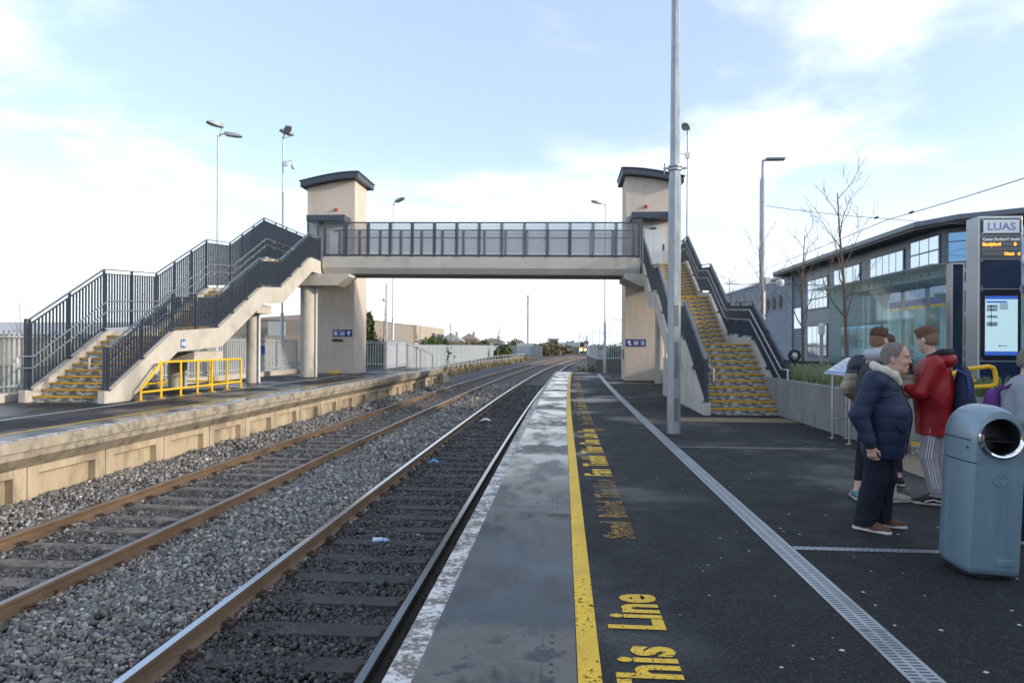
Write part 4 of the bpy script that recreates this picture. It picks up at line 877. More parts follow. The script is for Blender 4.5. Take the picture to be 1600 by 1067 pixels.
for y0, y1 in ((168, 172.5), (174.5, 180), (181, 185)): MB().box(-32.62, -32.55, y0, y1, -1, 4.6).build('doorway', dark_open, t)
for y0 in (154, 161): MB().box(-32.62, -32.57, y0, y0+.5, -1, 6).build('downpipe', clad_br, t)
t = thing('warehouse', (-44, 116, -1), 'grey and brown shed seen in the gap between the left staircase and its tower', 'warehouse'); MB().box(-49.8, -46.8, 112, 118, -1.2, 5.55).build('wall', clad_g, t); MB().box(-46.75, -38, 112.2, 117.6, -1.2, 5.8).build('wall', clad_br, t); MB().box(-50, -37, 111.4, 119, -1.2, 3.2).build('annex', M('annex', (.33, .27, .2), .8, var=.15, scale=1), t)
t = thing('shed', (-66, 82, -1), 'low grey roofed shed beyond the fence at the far left edge', 'shed'); MB().box(-80, -54, 80, 90, -1.2, 2.7).build('wall', clad_b, t); MB().prism([(79.4, 2.7), (90.6, 2.7), (85, 4.4)], 'x', -81, -53.5).build('roof', clad_g, t)
hm = M('house_pink', (.42, .29, .24), .8, var=.1, scale=1)
for i, (x, y, w, h, ht, m_, lb) in enumerate(((-42, 252, 9, 3.4, 6.2, hm, 'pinkish house with chimneys, left of the distant tree tops'), (-36.5, 262, 7, 4.0, 6.4, clad_br, 'brown house with a tall chimney, right of the pinkish house'), (-29, 275, 10, 3.4, 4.9, clad_g, 'grey house partly hidden by scrub, farthest right of the distant houses'))):
    t = thing('house', (x, y, -1), lb, 'house'); MB().box(x-w/2, x+w/2, y, y+8, -1.2, h).build('wall', m_, t); MB().prism([(x-w/2-.3, h), (x+w/2+.3, h), (x, ht)], 'y', y-.3, y+8.3).build('roof', roof_r if i else clad_g, t); MB().box(x+w*.2, x+w*.2+.8, y+1, y+2, h, ht+.7).build('chimney', m_, t)
    wm = MB(); wm.box(x-w*.3, x-w*.1, y-.05, y-.01, h-2, h-.8); wm.box(x+w*.1, x+w*.3, y-.05, y-.01, h-2, h-.8); wm.build('window', dark_open, t)
t = thing('slender_mast', (-10.3, 200, -1), 'tall pale slender mast with a cabin at its foot beyond the distant fence', 'mast'); mb = MB()
mb.tube([(-10.3, 200, -1), (-10.3, 200, 16.5)], [.42, .30], 10)
for z in (15.2, 13.4): mb.tube([(-10.3, 200, z), (-10.3, 200, z+1.2)], .42, 10)
mb.box(-10.55, -10.05, 199.7, 200.2, 9.4, 10.4); mb.build('shaft', galv_dull, t); MB().box(-13.5, -7.8, 197, 203, -1.2, 2.4).build('equipment_cabin', clad_g, t)
o = MB().tube([(1.0, 420, -1), (1.0, 420, 32)], .16, 6).build('thin_mast', galv_dull, base=(1, 420, -1)); tag(o, 'very thin distant mast above the far end of the tracks', 'mast')
t = thing('signal_hut', (-3.6, 255, -1), 'small dark flat roofed hut above the scrub near the train', 'hut'); MB().box(-5.4, -1.9, 253, 257, -1.2, 4.0).build('wall', M('hut_brick', (.16, .12, .10), .85, var=.15, scale=1), t); MB().box(-5.9, -1.4, 252.5, 257.5, 4.0, 4.6).build('roof', clad_g, t); MB().box(-3.0, -2.0, 252.95, 252.99, 1.5, 3.2).build('window', hedge_m, t)
rp = random.Random(3)
CP = [(12.8, 150, 8.5), (13.7, 152, 8.7)]+[(880, 0, 0)]*0
for k in range(15): d = 190+rp.random()*160; px = 905+k*6.2+rp.uniform(-2, 2); CP.append(((px-880)/1067*d, d, 1.6+rp.uniform(22, 44)*d/1067*.75))
for k, (x, y, z) in enumerate(CP):
    w = MB(); w.tube([(x, y, -1), (x, y, z)], .13, 6); w.tube([(x, y, z-1.2), (x-2.4, y, z-1.0)], .05, 5); w.tube([(x, y, z-2.2), (x-2.4, y, z-1.0)], .05, 5); o = w.build('catenary_pole', galv_dull, base=(x, y, -1)); tag(o, 'thin grey catenary pole among the cluster of poles beyond the end of the near platform', 'catenary pole', 'distant catenary poles')
# train
tg = M('train_green', (.02, .085, .06), .35, var=.1, scale=1); ty = M('train_yellow', (.72, .36, .02), .4, var=.05, scale=1); tgl = M('train_glass', (.02, .025, .03), .08, var=0)
t = thing('train', (8.7, 230, -.7), 'distant green train with a yellow front and bright headlights coming round the bend', 'train')
path = lambda s: (-2.24+Sf(230+s), 230+s)
for c_ in range(4):
    x0, y0 = path(c_*23+.3); x1, y1 = path(c_*23+22.6); d = Vector((x1-x0, y1-y0, 0)).normalized(); Rm = Matrix.Translation((x0, y0, ZR)) @ Matrix(((d.y, d.x, 0, 0), (-d.x, d.y, 0, 0), (0, 0, 1, 0), (0, 0, 0, 1)))
    prof = [(-1.4, .9), (1.4, .9), (1.42, 2.6), (1.25, 3.4), (.7, 3.8), (-.7, 3.8), (-1.25, 3.4), (-1.42, 2.6)]; b = MB(); b.prism(prof, 'y', 0, 22.3); b.box(-1.2, 1.2, 1, 21, .25, .9); b.v = [tuple(Rm @ Vector(v)) for v in b.v]; car = b.build('carriage', tg, t)
    w = MB(); w.box(-1.44, 1.44, 1.2, 21, 1.9, 2.6); w.v = [tuple(Rm @ Vector(v)) for v in w.v]; w.build('window_band', tgl, car)
    if c_ == 0:
        b = MB(); b.box(-1.41, 1.41, -.25, 0, .8, 2.15); b.v = [tuple(Rm @ Vector(v)) for v in b.v]; b.build('front_panel', ty, t); b = MB(); b.box(-1.2, 1.2, -.2, 0, 2.2, 3.15); b.v = [tuple(Rm @ Vector(v)) for v in b.v]; b.build('windscreen', tgl, t)
        b = MB(); b.box(-1.41, -1.2, -.22, 0, 2.15, 3.2); b.box(1.2, 1.41, -.22, 0, 2.15, 3.2); b.v = [tuple(Rm @ Vector(v)) for v in b.v]; b.build('corner_pillars', ty, t)
        for s in (-.8, .8):
            b = MB(); b.lathe([(.0, 0), (.24, 0), (.24, .03), (0, .03)], (0, 0, 0), 12); b.v = [tuple(Rm @ Vector((s+v[0], -.26-v[2], 1.25+v[1]))) for v in b.v]; b.build('headlight', M('headlight', (1, 1, .95), .3, emit=(1, .97, .88), estr=22, var=0), t)
# greenery beyond
bush('conifer', [((-13.6, 47, 1.2), (.75, .7, 1.4)), ((-13.7, 47, 2.9), (.45, .45, 1.0)), ((-13.0, 47.3, .9), (.6, .6, 1.0)), ((-14.2, 47.3, .9), (.5, .5, 1.2))], 5200, .13, ever_m, 'dark green conifer beside the left lift tower, above the fence', 'tree', seed=4)
bare_tree(-13.0, 48.5, -.6, 5.2, 'thin bare tree growing behind the dark green conifer', r0=.05, seed=21, mat=bark_grey, kids=(7, 4, 3, 3))
hed = [(665, 84, 2.2, 1.7), (676, 86, 2.6, 1.9), (688, 92, 2.4, 1.6), (698, 100, 1.9, 1.7), (709, 108, 1.6, 1.5)]
bush('evergreen_bush', [(((px-880)/1067*d, d, .4), (w, 1.6, zt-.3)) for px, d, zt, w in hed], 7000, .22, ever_m, 'dark green bushes above the long fence, in front of the warehouse', 'bush', seed=5, stem=False)
for i, (px, d, h, w, m_, lb) in enumerate(((722, 118, 2.7, 2.4, scrub_m, 'brown winter scrub just right of the dark green bushes'), (741, 125, 2.6, 2.2, scrub_m, 'brown scrub left of the ivy covered bush behind the fence'), (753, 130, 3.0, 2.0, ivy_m, 'ivy covered green bush behind the long fence'), (786, 150, 2.1, 1.6, ivy_m, 'ivy bush at the right end of the long fence'), (806, 205, 3.9, 3.4, scrub_m, 'round reddish bare bush just left of the slender mast'), (846, 190, 2.4, 2.6, scrub_m, 'brown scrub mound just right of the distant pale fence'), (858, 196, 3.0, 2.6, scrub_m, 'taller brown scrub mound below the small hut'), (872, 200, 2.2, 3, scrub_m, 'low brown scrub mound beside the train'))):
    d *= 1.3 if d < 140 else 1.0; x = (px-880)/1067*d; bush('scrub_bush', [((x, d, .2), (w, 2, h-.4)), ((x+w*.5, d+.5, 0), (w*.8, 2, (h-.4)*.75)), ((x-w*.55, d-.4, 0), (w*.7, 2, (h-.4)*.7))], 2200, .3 if d < 160 else .42, m_, lb, 'bush', seed=30+i, stem=False)
bare_tree(-12.6, 131, -.9, 6.6, 'bare spreading tree above the long fence left of the slender mast', r0=.14, seed=8, mat=bark_grey, spread=.8, kids=(12, 5, 4, 3), first=.2)
bare_tree(-25, 150, -.9, 8.6, 'bare tree top in front of the right end of the beige warehouse', r0=.14, seed=9, mat=bark_grey, spread=.8, first=.25)
bare_tree(-19.6, 23.5, -.6, 3.6, 'thin bare sapling beyond the fence at the far left edge', r0=.03, seed=10, mat=bark_grey, kids=(7, 4, 3, 3))
bare_tree(-37, 80, -1, 6.5, 'bare tree behind the fence between the left staircase columns', r0=.10, seed=12, mat=bark_grey, spread=.8)
bush('hedge', [((9.5+2.2*k, 122+1.5*k, -.1), (1.8, 1.5, 1.6)) for k in range(6)], 6000, .3, hedge_m, 'low green hedge beyond the near platform railings', 'hedge', seed=77, stem=False)
bush('dry_bush', [((1.75, 45.2, -.3), (.35, .6, .6)), ((1.5, 47.5, -.45), (.6, 1.4, .55))], 1500, .1, drygrass_m, 'dry straw coloured scrub beside the wall at the near platform end', 'bush', seed=78, stem=False)
# rough grass along the line beyond the platforms, and a far-off tree line
r = np.random.default_rng(5); n = 9000; Y = 46+75*r.random(n)**1.4; side = r.random(n) < .72
X = np.where(side, -9.2-4*r.random(n)+S(Y)*.95, .9+1.6*r.random(n)+S(Y)); P = np.stack([X, Y, -1.0+.1*r.random(n)+np.where(side, 0, .0)], 1); a = r.random(n)*6.28; s = .08*r.lognormal(0, .4, n)*(1+Y/120)
me = quads_mesh('grass_tufts', P, np.stack([np.cos(a)*s*.5, np.sin(a)*s*.5, 0*a], 1), np.stack([.3*s*r.standard_normal(n), .3*s*r.standard_normal(n), s*1.8], 1), r.random(n), drygrass_m); o = bpy.data.objects.new('rough_grass', me); COL.objects.link(o); o['kind'] = 'stuff'
lum = []; 
for k in range(150): a = math.radians(-62+124*k/150)+rp.uniform(-.01, .01); d = rp.uniform(560, 760); lum.append(((d*math.sin(a), d*math.cos(a), 0), (rp.uniform(8, 20), 6, rp.uniform(2.5, 6.5))))
me = foliage_mesh('far_woods', lum, 16000, 1.6, wood_m, 6); o = bpy.data.objects.new('far_woods', me); COL.objects.link(o); o['kind'] = 'stuff'
# ================================================================== tram stop side
pave = M('stop_paving', (.20, .195, .19), .7, var=.15, scale=3, bump=.2, bscale=50)
planter_m = M('planter_concrete', (.22, .225, .225), .8, var=.2, scale=2.2, streak=(1, 1, .5), bump=.2, bscale=60, dirt=(.10, .10, .095), dscale=2, damt=.6)
o = MB().box(6.5, 10.9, -3, 60, -.2, .86).build('tram_platform', pave); o['kind'] = 'structure'
flat('tram_track_bed', 10.9, 17.5, -3, 120, .55, asphalt_far); flat('plaza', 17.5, 80, -3, 200, .6, pave)
t = thing('planter', (5.8, 20, 0), 'long grey concrete planter wall running back to the foot of the right staircase', 'planter')
y = 10.9
while y < 33:
    MB().box(5.04, 5.22, y+.004, y+1.996, .002, .86).build('wall_block', planter_m, t, bevel=.008); y += 2
MB().box(5.22, 6.5, 10.9, 10.98, .002, .855).build('end_wall', planter_m, t); MB().box(5.22, 6.499, 10.98, 33, .5, .78).build('soil', M('soil', (.05, .04, .03), .95, var=.3, scale=12, bump=.6, bscale=30), t)
r = np.random.default_rng(3); n = 30000; Y = 11.05+r.random(n)**1.3*18; X = 5.3+1.5*r.random(n); cl_ = .5+.5*np.sin(Y*4.2)*np.sin(X*5+Y); hgt = (.16+.30*r.random(n))*(.6+.55*cl_)
a = r.random(n)*6.28; A = np.stack([np.cos(a)*.006, np.sin(a)*.006, 0*a], 1)*(1+r.random((n, 1))); B = np.stack([(.38*hgt*r.standard_normal(n)), (.38*hgt*r.standard_normal(n)), hgt], 1)*.66
P = np.stack([X, Y, .78+B[:, 2]*.5], 1); tone = .2+.5*cl_*r.random(n)+.25*r.random(n); me = quads_mesh('lavender', P, A, B, tone, lav_m); o = bpy.data.objects.new('lavender', me); COL.objects.link(o); o['kind'] = 'stuff'; o['label'] = 'grey green lavender filling the planter'
for x, y, h, sd, r0, lb in ((6.0, 14.9, 4.15, 11, .045, 'tallest bare young tree, rising left of the dark shelter pillar'), (6.0, 17.7, 3.7, 14, .042, 'bare young tree between the tram pole and the tallest bare tree'),
                            (6.0, 21.2, 3.9, 15, .038, 'bare young tree whose branches cross the tram pole'), (5.95, 24.2, 3.3, 17, .034, 'smallest bare young tree, seen just above the right staircase railing')):
    bare_tree(x, y, .74, h, lb, r0=r0, seed=sd, group='bare trees in the planter', spread=.62, kids=(11, 4, 3, 2), first=.28)
t = thing('information_stand', (4.85, 12, 0), 'slanted information panel on thin steel legs beside the planter', 'stand'); mb = MB()
for xx, yy in ((4.74, 12.42), (4.74, 11.7), (4.98, 11.7), (4.98, 12.42)): mb.tube([(xx, yy, .003), (xx, yy, 1.15 if xx < 4.8 else 1.32)], .022, 10); mb.tube([(xx, yy, .003), (xx, yy, .015)], .06, 10)
mb.tube([(4.74, 11.7, .35), (4.98, 11.7, .35)], .015, 8); mb.tube([(4.74, 12.42, .35), (4.98, 12.42, .35)], .015, 8); mb.build('legs', steel, t, smooth=.6)
MB().prism([(4.64, 1.13), (5.04, 1.40), (5.03, 1.425), (4.63, 1.155)], 'y', 11.55, 12.55).build('panel', offwhite, t)
pm = MB()
Rl = lambda u: (4.63+.40*u, 1.1565+.27*u)
for k in range(7): a, b = Rl(.2+k*.1), Rl(.24+k*.1); pm.add([(a[0], 11.65, a[1]), (b[0], 11.65, b[1]), (b[0], 12.25+.2*(k % 2), b[1]), (a[0], 12.25+.2*(k % 2), a[1])], [(0, 1, 2, 3)])
a, b = Rl(.02), Rl(.14); pm.add([(a[0], 11.57, a[1]), (b[0], 11.57, b[1]), (b[0], 12.53, b[1]), (a[0], 12.53, a[1])], [(0, 1, 2, 3)]); up(pm.build('print', M('print_blue', (.12, .24, .5), .5, var=0), t))
t = thing('steps', (5.9, 8, 0), 'dark steps with yellow edges leading up to the tram platform behind the people', 'steps')
for k in range(5):
    x0 = 5.30+.3*k; s = MB().box(x0, x0+.3+(.0 if k < 4 else .001), -2, 10.85, .003 if k == 0 else .172*k-.01, .172*(k+1)); so = s.build('step', step_conc, t); MB().box(x0-.01, x0+.05, -2, 10.84, .172*(k+1)-.03, .172*(k+1)+.005).build('nosing', nose_yel, so)
m, tt, b, n_, lk, ma, mr, mix, noise, bump = node_mat('corduroy'); co = n_('ShaderNodeTexCoord').outputs['Object']; s_ = n_('ShaderNodeSeparateXYZ'); lk(co, s_.inputs[0])
rib = ma('LESS_THAN', ma('FRACT', ma('DIVIDE', s_.outputs[0], .055)), .5); lk(mix(rib, (.09, .07, .045), (.30, .25, .17)), b.inputs['Base Color']); b.inputs['Roughness'].default_value = .45; lk(bump(rib, .6, .006), b.inputs['Normal'])
o = MB().box(4.45, 5.29, 3, 10.85, .0, .006).build('corduroy_strip', m, base=(4.9, 7, 0)); tag(o, 'beige ribbed warning strip on the ground along the yellow edged steps', 'paving')
t = thing('handrail', (5.2, 9, .2), 'thick yellow tubular handrail loop beside the steps, behind the bin', 'handrail'); mb = MB()
mb.tube([(4.6, 9, 1.13), (4.9, 9, 1.28), (5.02, 9, 1.335), (5.33, 9, 1.375), (5.385, 9, 1.36), (5.405, 9, 1.31), (5.42, 9, 1.20), (5.41, 9, 1.15), (5.36, 9, 1.13), (5.05, 9, 1.11), (4.92, 9, 1.06), (4.6, 9, .90)], .026, 12); mb.build('loop', yellow, t, smooth=True)
for xx in (4.86, 5.12): MB().tube([(xx, 9.10, .003), (xx, 9.10, 1.30)], .03, 10).build('post', slate, t)
for zz_ in (1.235, 1.045):
    bk = MB(); bk.box(5.09, 5.13, 8.98, 9.09, zz_-.05, zz_+.03); bk.box(5.06, 5.16, 8.97, 9.0, zz_-.05, zz_-.02); bk.build('bracket', yellow, t)
# shelter
g_clear = glass('shelter_glass', (.87, .965, .97), .30); frost = M('frosted_teal', (.42, .66, .74), .25, var=.05, scale=2, spec=.7); frost_l = M('frosted_pale', (.58, .74, .78), .3, var=.04, scale=2)
t = thing('tram_shelter', (9.4, 19.5, .86), 'long glass tram shelter with bolted glass roof edge beyond the planter', 'shelter'); zt = 3.46; xs0, xs1 = 8.62, 10.3; y0s, y1s = 16.0, 23.0
for k in range(5): MB().box(xs0-.006, xs0+.006, y0s+1.4*k+.02, y0s+1.4*k+1.38, .92, zt-.1).build('glass_panel', g_clear, t)
MB().box(xs0+.05, xs1, y0s-.006, y0s+.006, .92, zt-.1).build('glass_panel', g_clear, t); MB().box(xs0+.05, xs1, y1s-.006, y1s+.006, .92, zt-.1).build('glass_panel', g_clear, t)
for k in range(5):
    MB().box(xs1-.02, xs1, y0s+1.4*k+.02, y0s+1.4*k+.72, .92, 2.75).build('back_panel', frost if k % 2 else frost_l, t); MB().box(xs1-.02, xs1, y0s+1.4*k+.76, y0s+1.4*k+1.38, .92, 2.75).build('glass_panel', g_clear, t)
fr = MB()
for yy in np.arange(y0s, y1s+.1, 1.4): fr.box(xs1-.05, xs1+.05, yy-.03, yy+.03, .87, zt-.12); fr.box(xs0+.03, xs1, yy-.03, yy+.03, zt-.16, zt-.04)
fr.box(xs1-.05, xs1+.05, y0s, y1s, zt-.14, zt-.04); fr.box(xs0-.02, xs0+.02, y0s, y1s, .87, .93); fr.build('frame', galv, t)
MB().box(xs0-.45, xs1+.2, y0s-.12, y1s+.12, zt, zt+.025).build('roof', M('shelter_roof', (.35, .45, .47), .12, var=.05, scale=2, alpha=.55), t)
MB().box(xs0-.05, xs0-.03, y0s-.03, y1s+.03, zt-.24, zt-.003).build('roof_edge', M('roof_edge_glass', (.30, .42, .42), .1, var=.05, scale=2, alpha=.85), t)
for k in range(15): yy = y0s+.2+k*.47+(.12 if k % 2 else 0); MB().tube([(xs0-.08, yy, zt-.12), (xs0-.03, yy, zt-.12)], .035, 10).build('bolt', steel, t, smooth=.6)
MB().box(9.7, 10.1, 17, 22, 1.3, 1.35).build('bench', galv_dull, t); b = MB(); [b.box(9.88, 9.94, yy-.03, yy+.03, .87, 1.3) for yy in (17.4, 19.5, 21.6)]; b.build('bench_leg', galv_dull, t)
MB().prism([(9.0, 2.9), (10.2, 2.2), (10.22, 2.24), (9.02, 2.94)], 'y', 16.1, 17.4).build('poster_panel', frost_l, t)
navy = M('navy_gloss', (.008, .02, .05), .12, var=.05, scale=2, coat=.4); silver = M('brushed_silver', (.50, .52, .54), .35, .75, var=.06, scale=8, streak=(1, 1, .2))
t = thing('shelter_pillar', (8.13, 15.0, .86), 'dark navy glossy pillar with silver edges between the shelter and the information totem', 'pillar'); MB().box(8.05, 8.25, 14.83, 14.97, .863, 3.34).build('pillar_body', navy, t, bevel=.01); e = MB(); e.box(8.02, 8.05, 14.8, 14.99, .863, 3.37); e.box(8.25, 8.275, 14.8, 14.99, .863, 3.37); e.box(8.05, 8.25, 14.8, 14.99, 3.34, 3.37); e.build('edge_trim', steel, t)
# totem
t = thing('totem', (7.9, 13.1, .86), 'tall silver tram stop totem with a name panel, amber display and timetable screen', 'totem')
X0, X1, YF = 7.52, 8.28, 13.0
MB().box(X0, X1, YF+.012, YF+.40, .863, 4.0).build('body', silver, t, bevel=.012)
gloss = M('totem_panel', (.010, .022, .05), .09, var=0, coat=.5); 
def panel(z0, z1, name, mat): return MB().box(X0+.03, X1-.03, YF-.004, YF+.011, z0, z1).build(name, mat, t, bevel=.003)
panel(3.66, 3.96, 'name_panel', slate); MB().box(X0+.07, X1-.07, YF-.012, YF-.0045, 3.69, 3.93).build('name_plate', M('name_plate', (.60, .70, .72), .25, var=.04, scale=3), t)
text_obj('lettering', 'LUAS', .19, M('luas_purple', (.20, .17, .45), .4, var=0), at((X0+X1)/2, YF-.0128, 3.745), t, sx=1.12, bold=.004, align='CENTER')
panel(3.23, 3.645, 'display_panel', M('display_grey', (.10, .105, .11), .3, var=0)); led = M('amber_led', (.9, .3, .02), .5, var=0, emit=(1, .30, .03), estr=1.6); lw_ = M('display_text', (.75, .76, .77), .5, var=0)
for k in range(3): MB().box(X0+.05, X1-.05, YF-.008, YF-.0045, 3.46-.085*k, 3.52-.085*k).build('display_row', M('display_row', (.17, .18, .17), .3, var=0), t)
text_obj('lettering', 'Ceann Scríbe', .072, lw_, at(X0+.055, YF-.009, 3.555), t, bold=.004); text_obj('lettering', 'Nóiméid', .072, lw_, at(X1-.055, YF-.009, 3.555), t, bold=.004, align='RIGHT')
text_obj('lettering', 'Sandyford', .078, led, at(X0+.055, YF-.0095, 3.463), t, bold=.004); text_obj('lettering', '8', .078, led, at(X1-.16, YF-.0095, 3.463), t, bold=.004); text_obj('lettering', 'Next   d', .078, led, at(X1-.055, YF-.0095, 3.29), t, bold=.004, align='RIGHT')
panel(2.69, 3.215, 'blank_panel', gloss); panel(1.38, 2.675, 'screen_panel', M('screen_black', (.012, .014, .018), .12, var=0, coat=.4)); panel(.88, 1.365, 'lower_panel', gloss)
scx0, scx1, scz0, scz1 = X0+.11, X1-.09, 1.48, 2.55
sc = MB().box(scx0, scx1, YF-.008, YF-.0045, scz0, scz1).build('screen', M('screen_glow', (.3, .45, .5), .3, var=0, emit=(.52, .72, .76), estr=.42), t); yb = YF-.0085
sb = M('screen_blue', (.02, .06, .3), .4, var=0, emit=(.03, .10, .45), estr=.5); sg = M('screen_grey', (.3, .38, .4), .4, var=0); sgn = M('screen_green', (.2, .5, .35), .4, var=0); w = scx1-scx0
def sq(nm, u0, u1, v0, v1, mat): MB().add([(scx0+w*u0, yb, scz1-1.07*v1), (scx0+w*u1, yb, scz1-1.07*v1), (scx0+w*u1, yb, scz1-1.07*v0), (scx0+w*u0, yb, scz1-1.07*v0)], [(0, 1, 2, 3)]).build(nm, mat, sc)
sq('header', 0, 1, 0, .055, sb); sq('footer', 0, 1, .935, 1, sb); sq('title_bar', .03, .68, .085, .115, sb)
for v0, v1, u1 in ((.15, .20, .38), (.21, .255, .38), (.33, .37, .38), (.44, .51, .38)): sq('route_block', .05, u1, v0, v1, sg)
for v0 in (.13, .165, .20): sq('time_row', .44, .70, v0, v0+.022, sg)
sq('route_line', .17, .20, .15, .52, sgn); sq('logo_dot', .42, .48, .83, .855, sb); sq('logo_text', .49, .68, .835, .85, sg)
for (z0, z1) in ((3.66, 3.96), (2.69, 3.215), (1.38, 2.675)):
    for xx in (X0+.05, X1-.05):
        for zz_ in (z0+.025, z1-.025): MB().tube([(xx, YF-.016, zz_), (xx, YF-.004, zz_)], .013, 8).build('stud', steel, t)
# tram behind the shelter
tram_s = M('tram_silver', (.36, .36, .44), .3, .3, var=.05, scale=1); tram_p = M('tram_purple', (.10, .08, .26), .35, var=.05, scale=1); tram_g = M('tram_glass', (.035, .06, .09), .06, var=.1, scale=.6, spec=.8)
t = thing('tram', (13, 24, .55), 'silver and purple tram with a yellow stripe standing behind the glass shelter', 'tram')
xA, xB = 12.3, 14.7
MB().prism([(xA+.1, .75), (xA, .95), (xA, 3.3), (xA+.25, 4.0), (xA+.7, 4.25), (xB-.7, 4.25), (xB-.25, 4.0), (xB, 3.3), (xB, .95), (xB-.1, .75)], 'y', 4, 27).build('body', tram_s, t, bevel=.03)
MB().box(xA-.012, xA-.002, 4.2, 26.8, .95, 1.55).build('purple_band', tram_p, t); MB().box(xA-.014, xA-.002, 4.2, 26.8, 2.98, 3.06).build('stripe', yellow, t); MB().box(xA-.013, xA-.002, 4.2, 26.8, 3.07, 3.3).build('purple_band', tram_p, t)
for k in range(7): MB().box(xA-.016, xA-.002, 5.1+k*3.03, 7.0+k*3.03, 1.7, 2.95).build('window', tram_g, t)
for k in range(7): MB().box(xA-.016, xA-.002, 7.12+k*3.03, 8.02+k*3.03, 1.0, 2.95).build('door', M('tram_door', (.25, .42, .48), .12, var=.05, scale=1), t)
# depot building
corr = bpy.data.materials.new('corrugated'); m, tt, b, n_, lk, ma, mr, mix, noise, bump = node_mat('corrugated_cladding'); co = n_('ShaderNodeTexCoord').outputs['Object']; s_ = n_('ShaderNodeSeparateXYZ'); lk(co, s_.inputs[0])
bpy.data.materials.remove(corr); wv = ma('SINE', ma('MULTIPLY', s_.outputs[2], 34.)); vj = ma('LESS_THAN', ma('FRACT', ma('DIVIDE', s_.outputs[1], 5.2)), .012)
lk(mix(vj, (.27, .32, .38), (.15, .18, .21)), b.inputs['Base Color']); b.inputs['Roughness'].default_value = .45; b.inputs['Metallic'].default_value = .2; lk(bump(wv, 1., .05), b.inputs['Normal']); corr_m = m
m, tt, b, n_, lk, ma, mr, mix, noise, bump = node_mat('dark_cladding'); co = n_('ShaderNodeTexCoord').outputs['Object']; s_ = n_('ShaderNodeSeparateXYZ'); lk(co, s_.inputs[0])
jl = ma('LESS_THAN', ma('FRACT', ma('DIVIDE', s_.outputs[2], .42)), .05); nz = noise(co, .8, 3); lk(mix(jl, mix(nz, (.10, .125, .165), (.135, .165, .21)), (.03, .035, .045)), b.inputs['Base Color']); b.inputs['Roughness'].default_value = .4; dclad = m
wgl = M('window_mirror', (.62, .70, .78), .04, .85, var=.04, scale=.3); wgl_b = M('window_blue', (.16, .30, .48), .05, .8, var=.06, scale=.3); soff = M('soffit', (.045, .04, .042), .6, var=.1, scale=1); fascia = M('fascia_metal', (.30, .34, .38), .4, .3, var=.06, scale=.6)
XF = 18.5; CA, CB = (XF, 35.0), (30., 26.5)
t = thing('depot_building', (24, 50, .6), 'modern grey depot building with overhanging roof and window strips behind the tram stop', 'building')
MB().prism([(XF, 35.0), (XF, 53.6), (40, 53.6), (40, 26.5), (30, 26.5)], 'z', .6, 7.45).build('wall', dclad, t)
MB().box(XF+.05, 40, 53.6, 84, .6, 7.55).build('wall', corr_m, t)
MB().box(XF-.02, 40, 53.5, 84.2, 7.552, 7.74).build('parapet', fascia, t)
ro = [(17.45, 35.4), (17.45, 58.5), (40, 58.5), (40, 24.0), (30.2, 24.8), (18.4, 33.4)]
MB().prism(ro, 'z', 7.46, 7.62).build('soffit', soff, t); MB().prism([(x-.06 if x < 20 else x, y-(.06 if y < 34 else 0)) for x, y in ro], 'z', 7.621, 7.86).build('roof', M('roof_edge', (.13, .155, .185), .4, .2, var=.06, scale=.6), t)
MB().box(20.5, 40, -34, 17, .6, 7.3).build('unseen_shade_wing', dclad, t); MB().box(20.2, 40.3, -34.3, 17.3, 7.303, 7.5).build('unseen_shade_roof', fascia, t)  # unseen block with roof, added to shade the near platform and the people
def strip_window(y0, y1, z0, z1, nx, label=None, mat=wgl, rows=1):
    f = MB(); f.box(XF-.05, XF+.02, y0-.08, y1+.08, z0-.08, z1+.08); fo = f.build('window', M('window_frame', (.035, .045, .06), .4, var=0), t)
    for i in range(nx):
        for j in range(rows):
            za, zb = z0+(z1-z0)*j/rows, z0+(z1-z0)*(j+1)/rows; a, b2 = y0+(y1-y0)*i/nx, y0+(y1-y0)*(i+1)/nx; MB().box(XF-.062, XF-.0505, a+.04, b2-.04, za+.04, zb-.04).build('pane', mat, fo)
strip_window(49.4, 53.2, 4.45, 6.6, 5, rows=3); strip_window(44.2, 48.2, 5.75, 6.85, 4); strip_window(38.7, 42.7, 5.75, 6.95, 5); strip_window(49.5, 53.2, 1.0, 3.2, 4); strip_window(38, 47, 1.0, 3.0, 7, mat=wgl_b)
strip_window(35.15, 37.9, 5.75, 7.2, 3, rows=2)
dv = Vector((CB[0]-CA[0], CB[1]-CA[1])).normalized(); nv = Vector((dv.y, -dv.x)); 
for i in range(4):
    for z0, z1 in ((5.8, 6.75), (6.8, 7.2), (3.2, 5.3)):
        p, q = Vector(CA)+dv*(.3+i*1.9), Vector(CA)+dv*(.3+i*1.9+1.8); v = []
        for w_ in (-.02, .06):
            for P_, z in ((p, z0), (q, z0), (q, z1), (p, z1)): v.append((P_.x+nv.x*w_, P_.y+nv.y*w_, z))
        MB().add(v, [(0, 1, 2, 3), (7, 6, 5, 4), (0, 4, 5, 1), (1, 5, 6, 2), (2, 6, 7, 3), (3, 7, 4, 0)]).build('window', wgl_b, t)
for yc in (60.1, 61.9, 63.7): mb = MB(); mb.lathe([(0, 0), (.42, 0), (.42, .06), (0, .06)], (0, 0, 0), 18); mb.v = [(XF+.045-v[2], yc+v[0], 5.5+v[1]*1.35) for v in mb.v]; mb.build('round_window', dark_open, t)
MB().box(XF-.01, XF+.045, 54.6, 56.4, 3.1, 4.7).build('window', wgl, t); MB().tube([(XF-.05, 56.9, .6), (XF-.05, 56.9, 7.5)], .09, 8).build('downpipe', fascia, t)
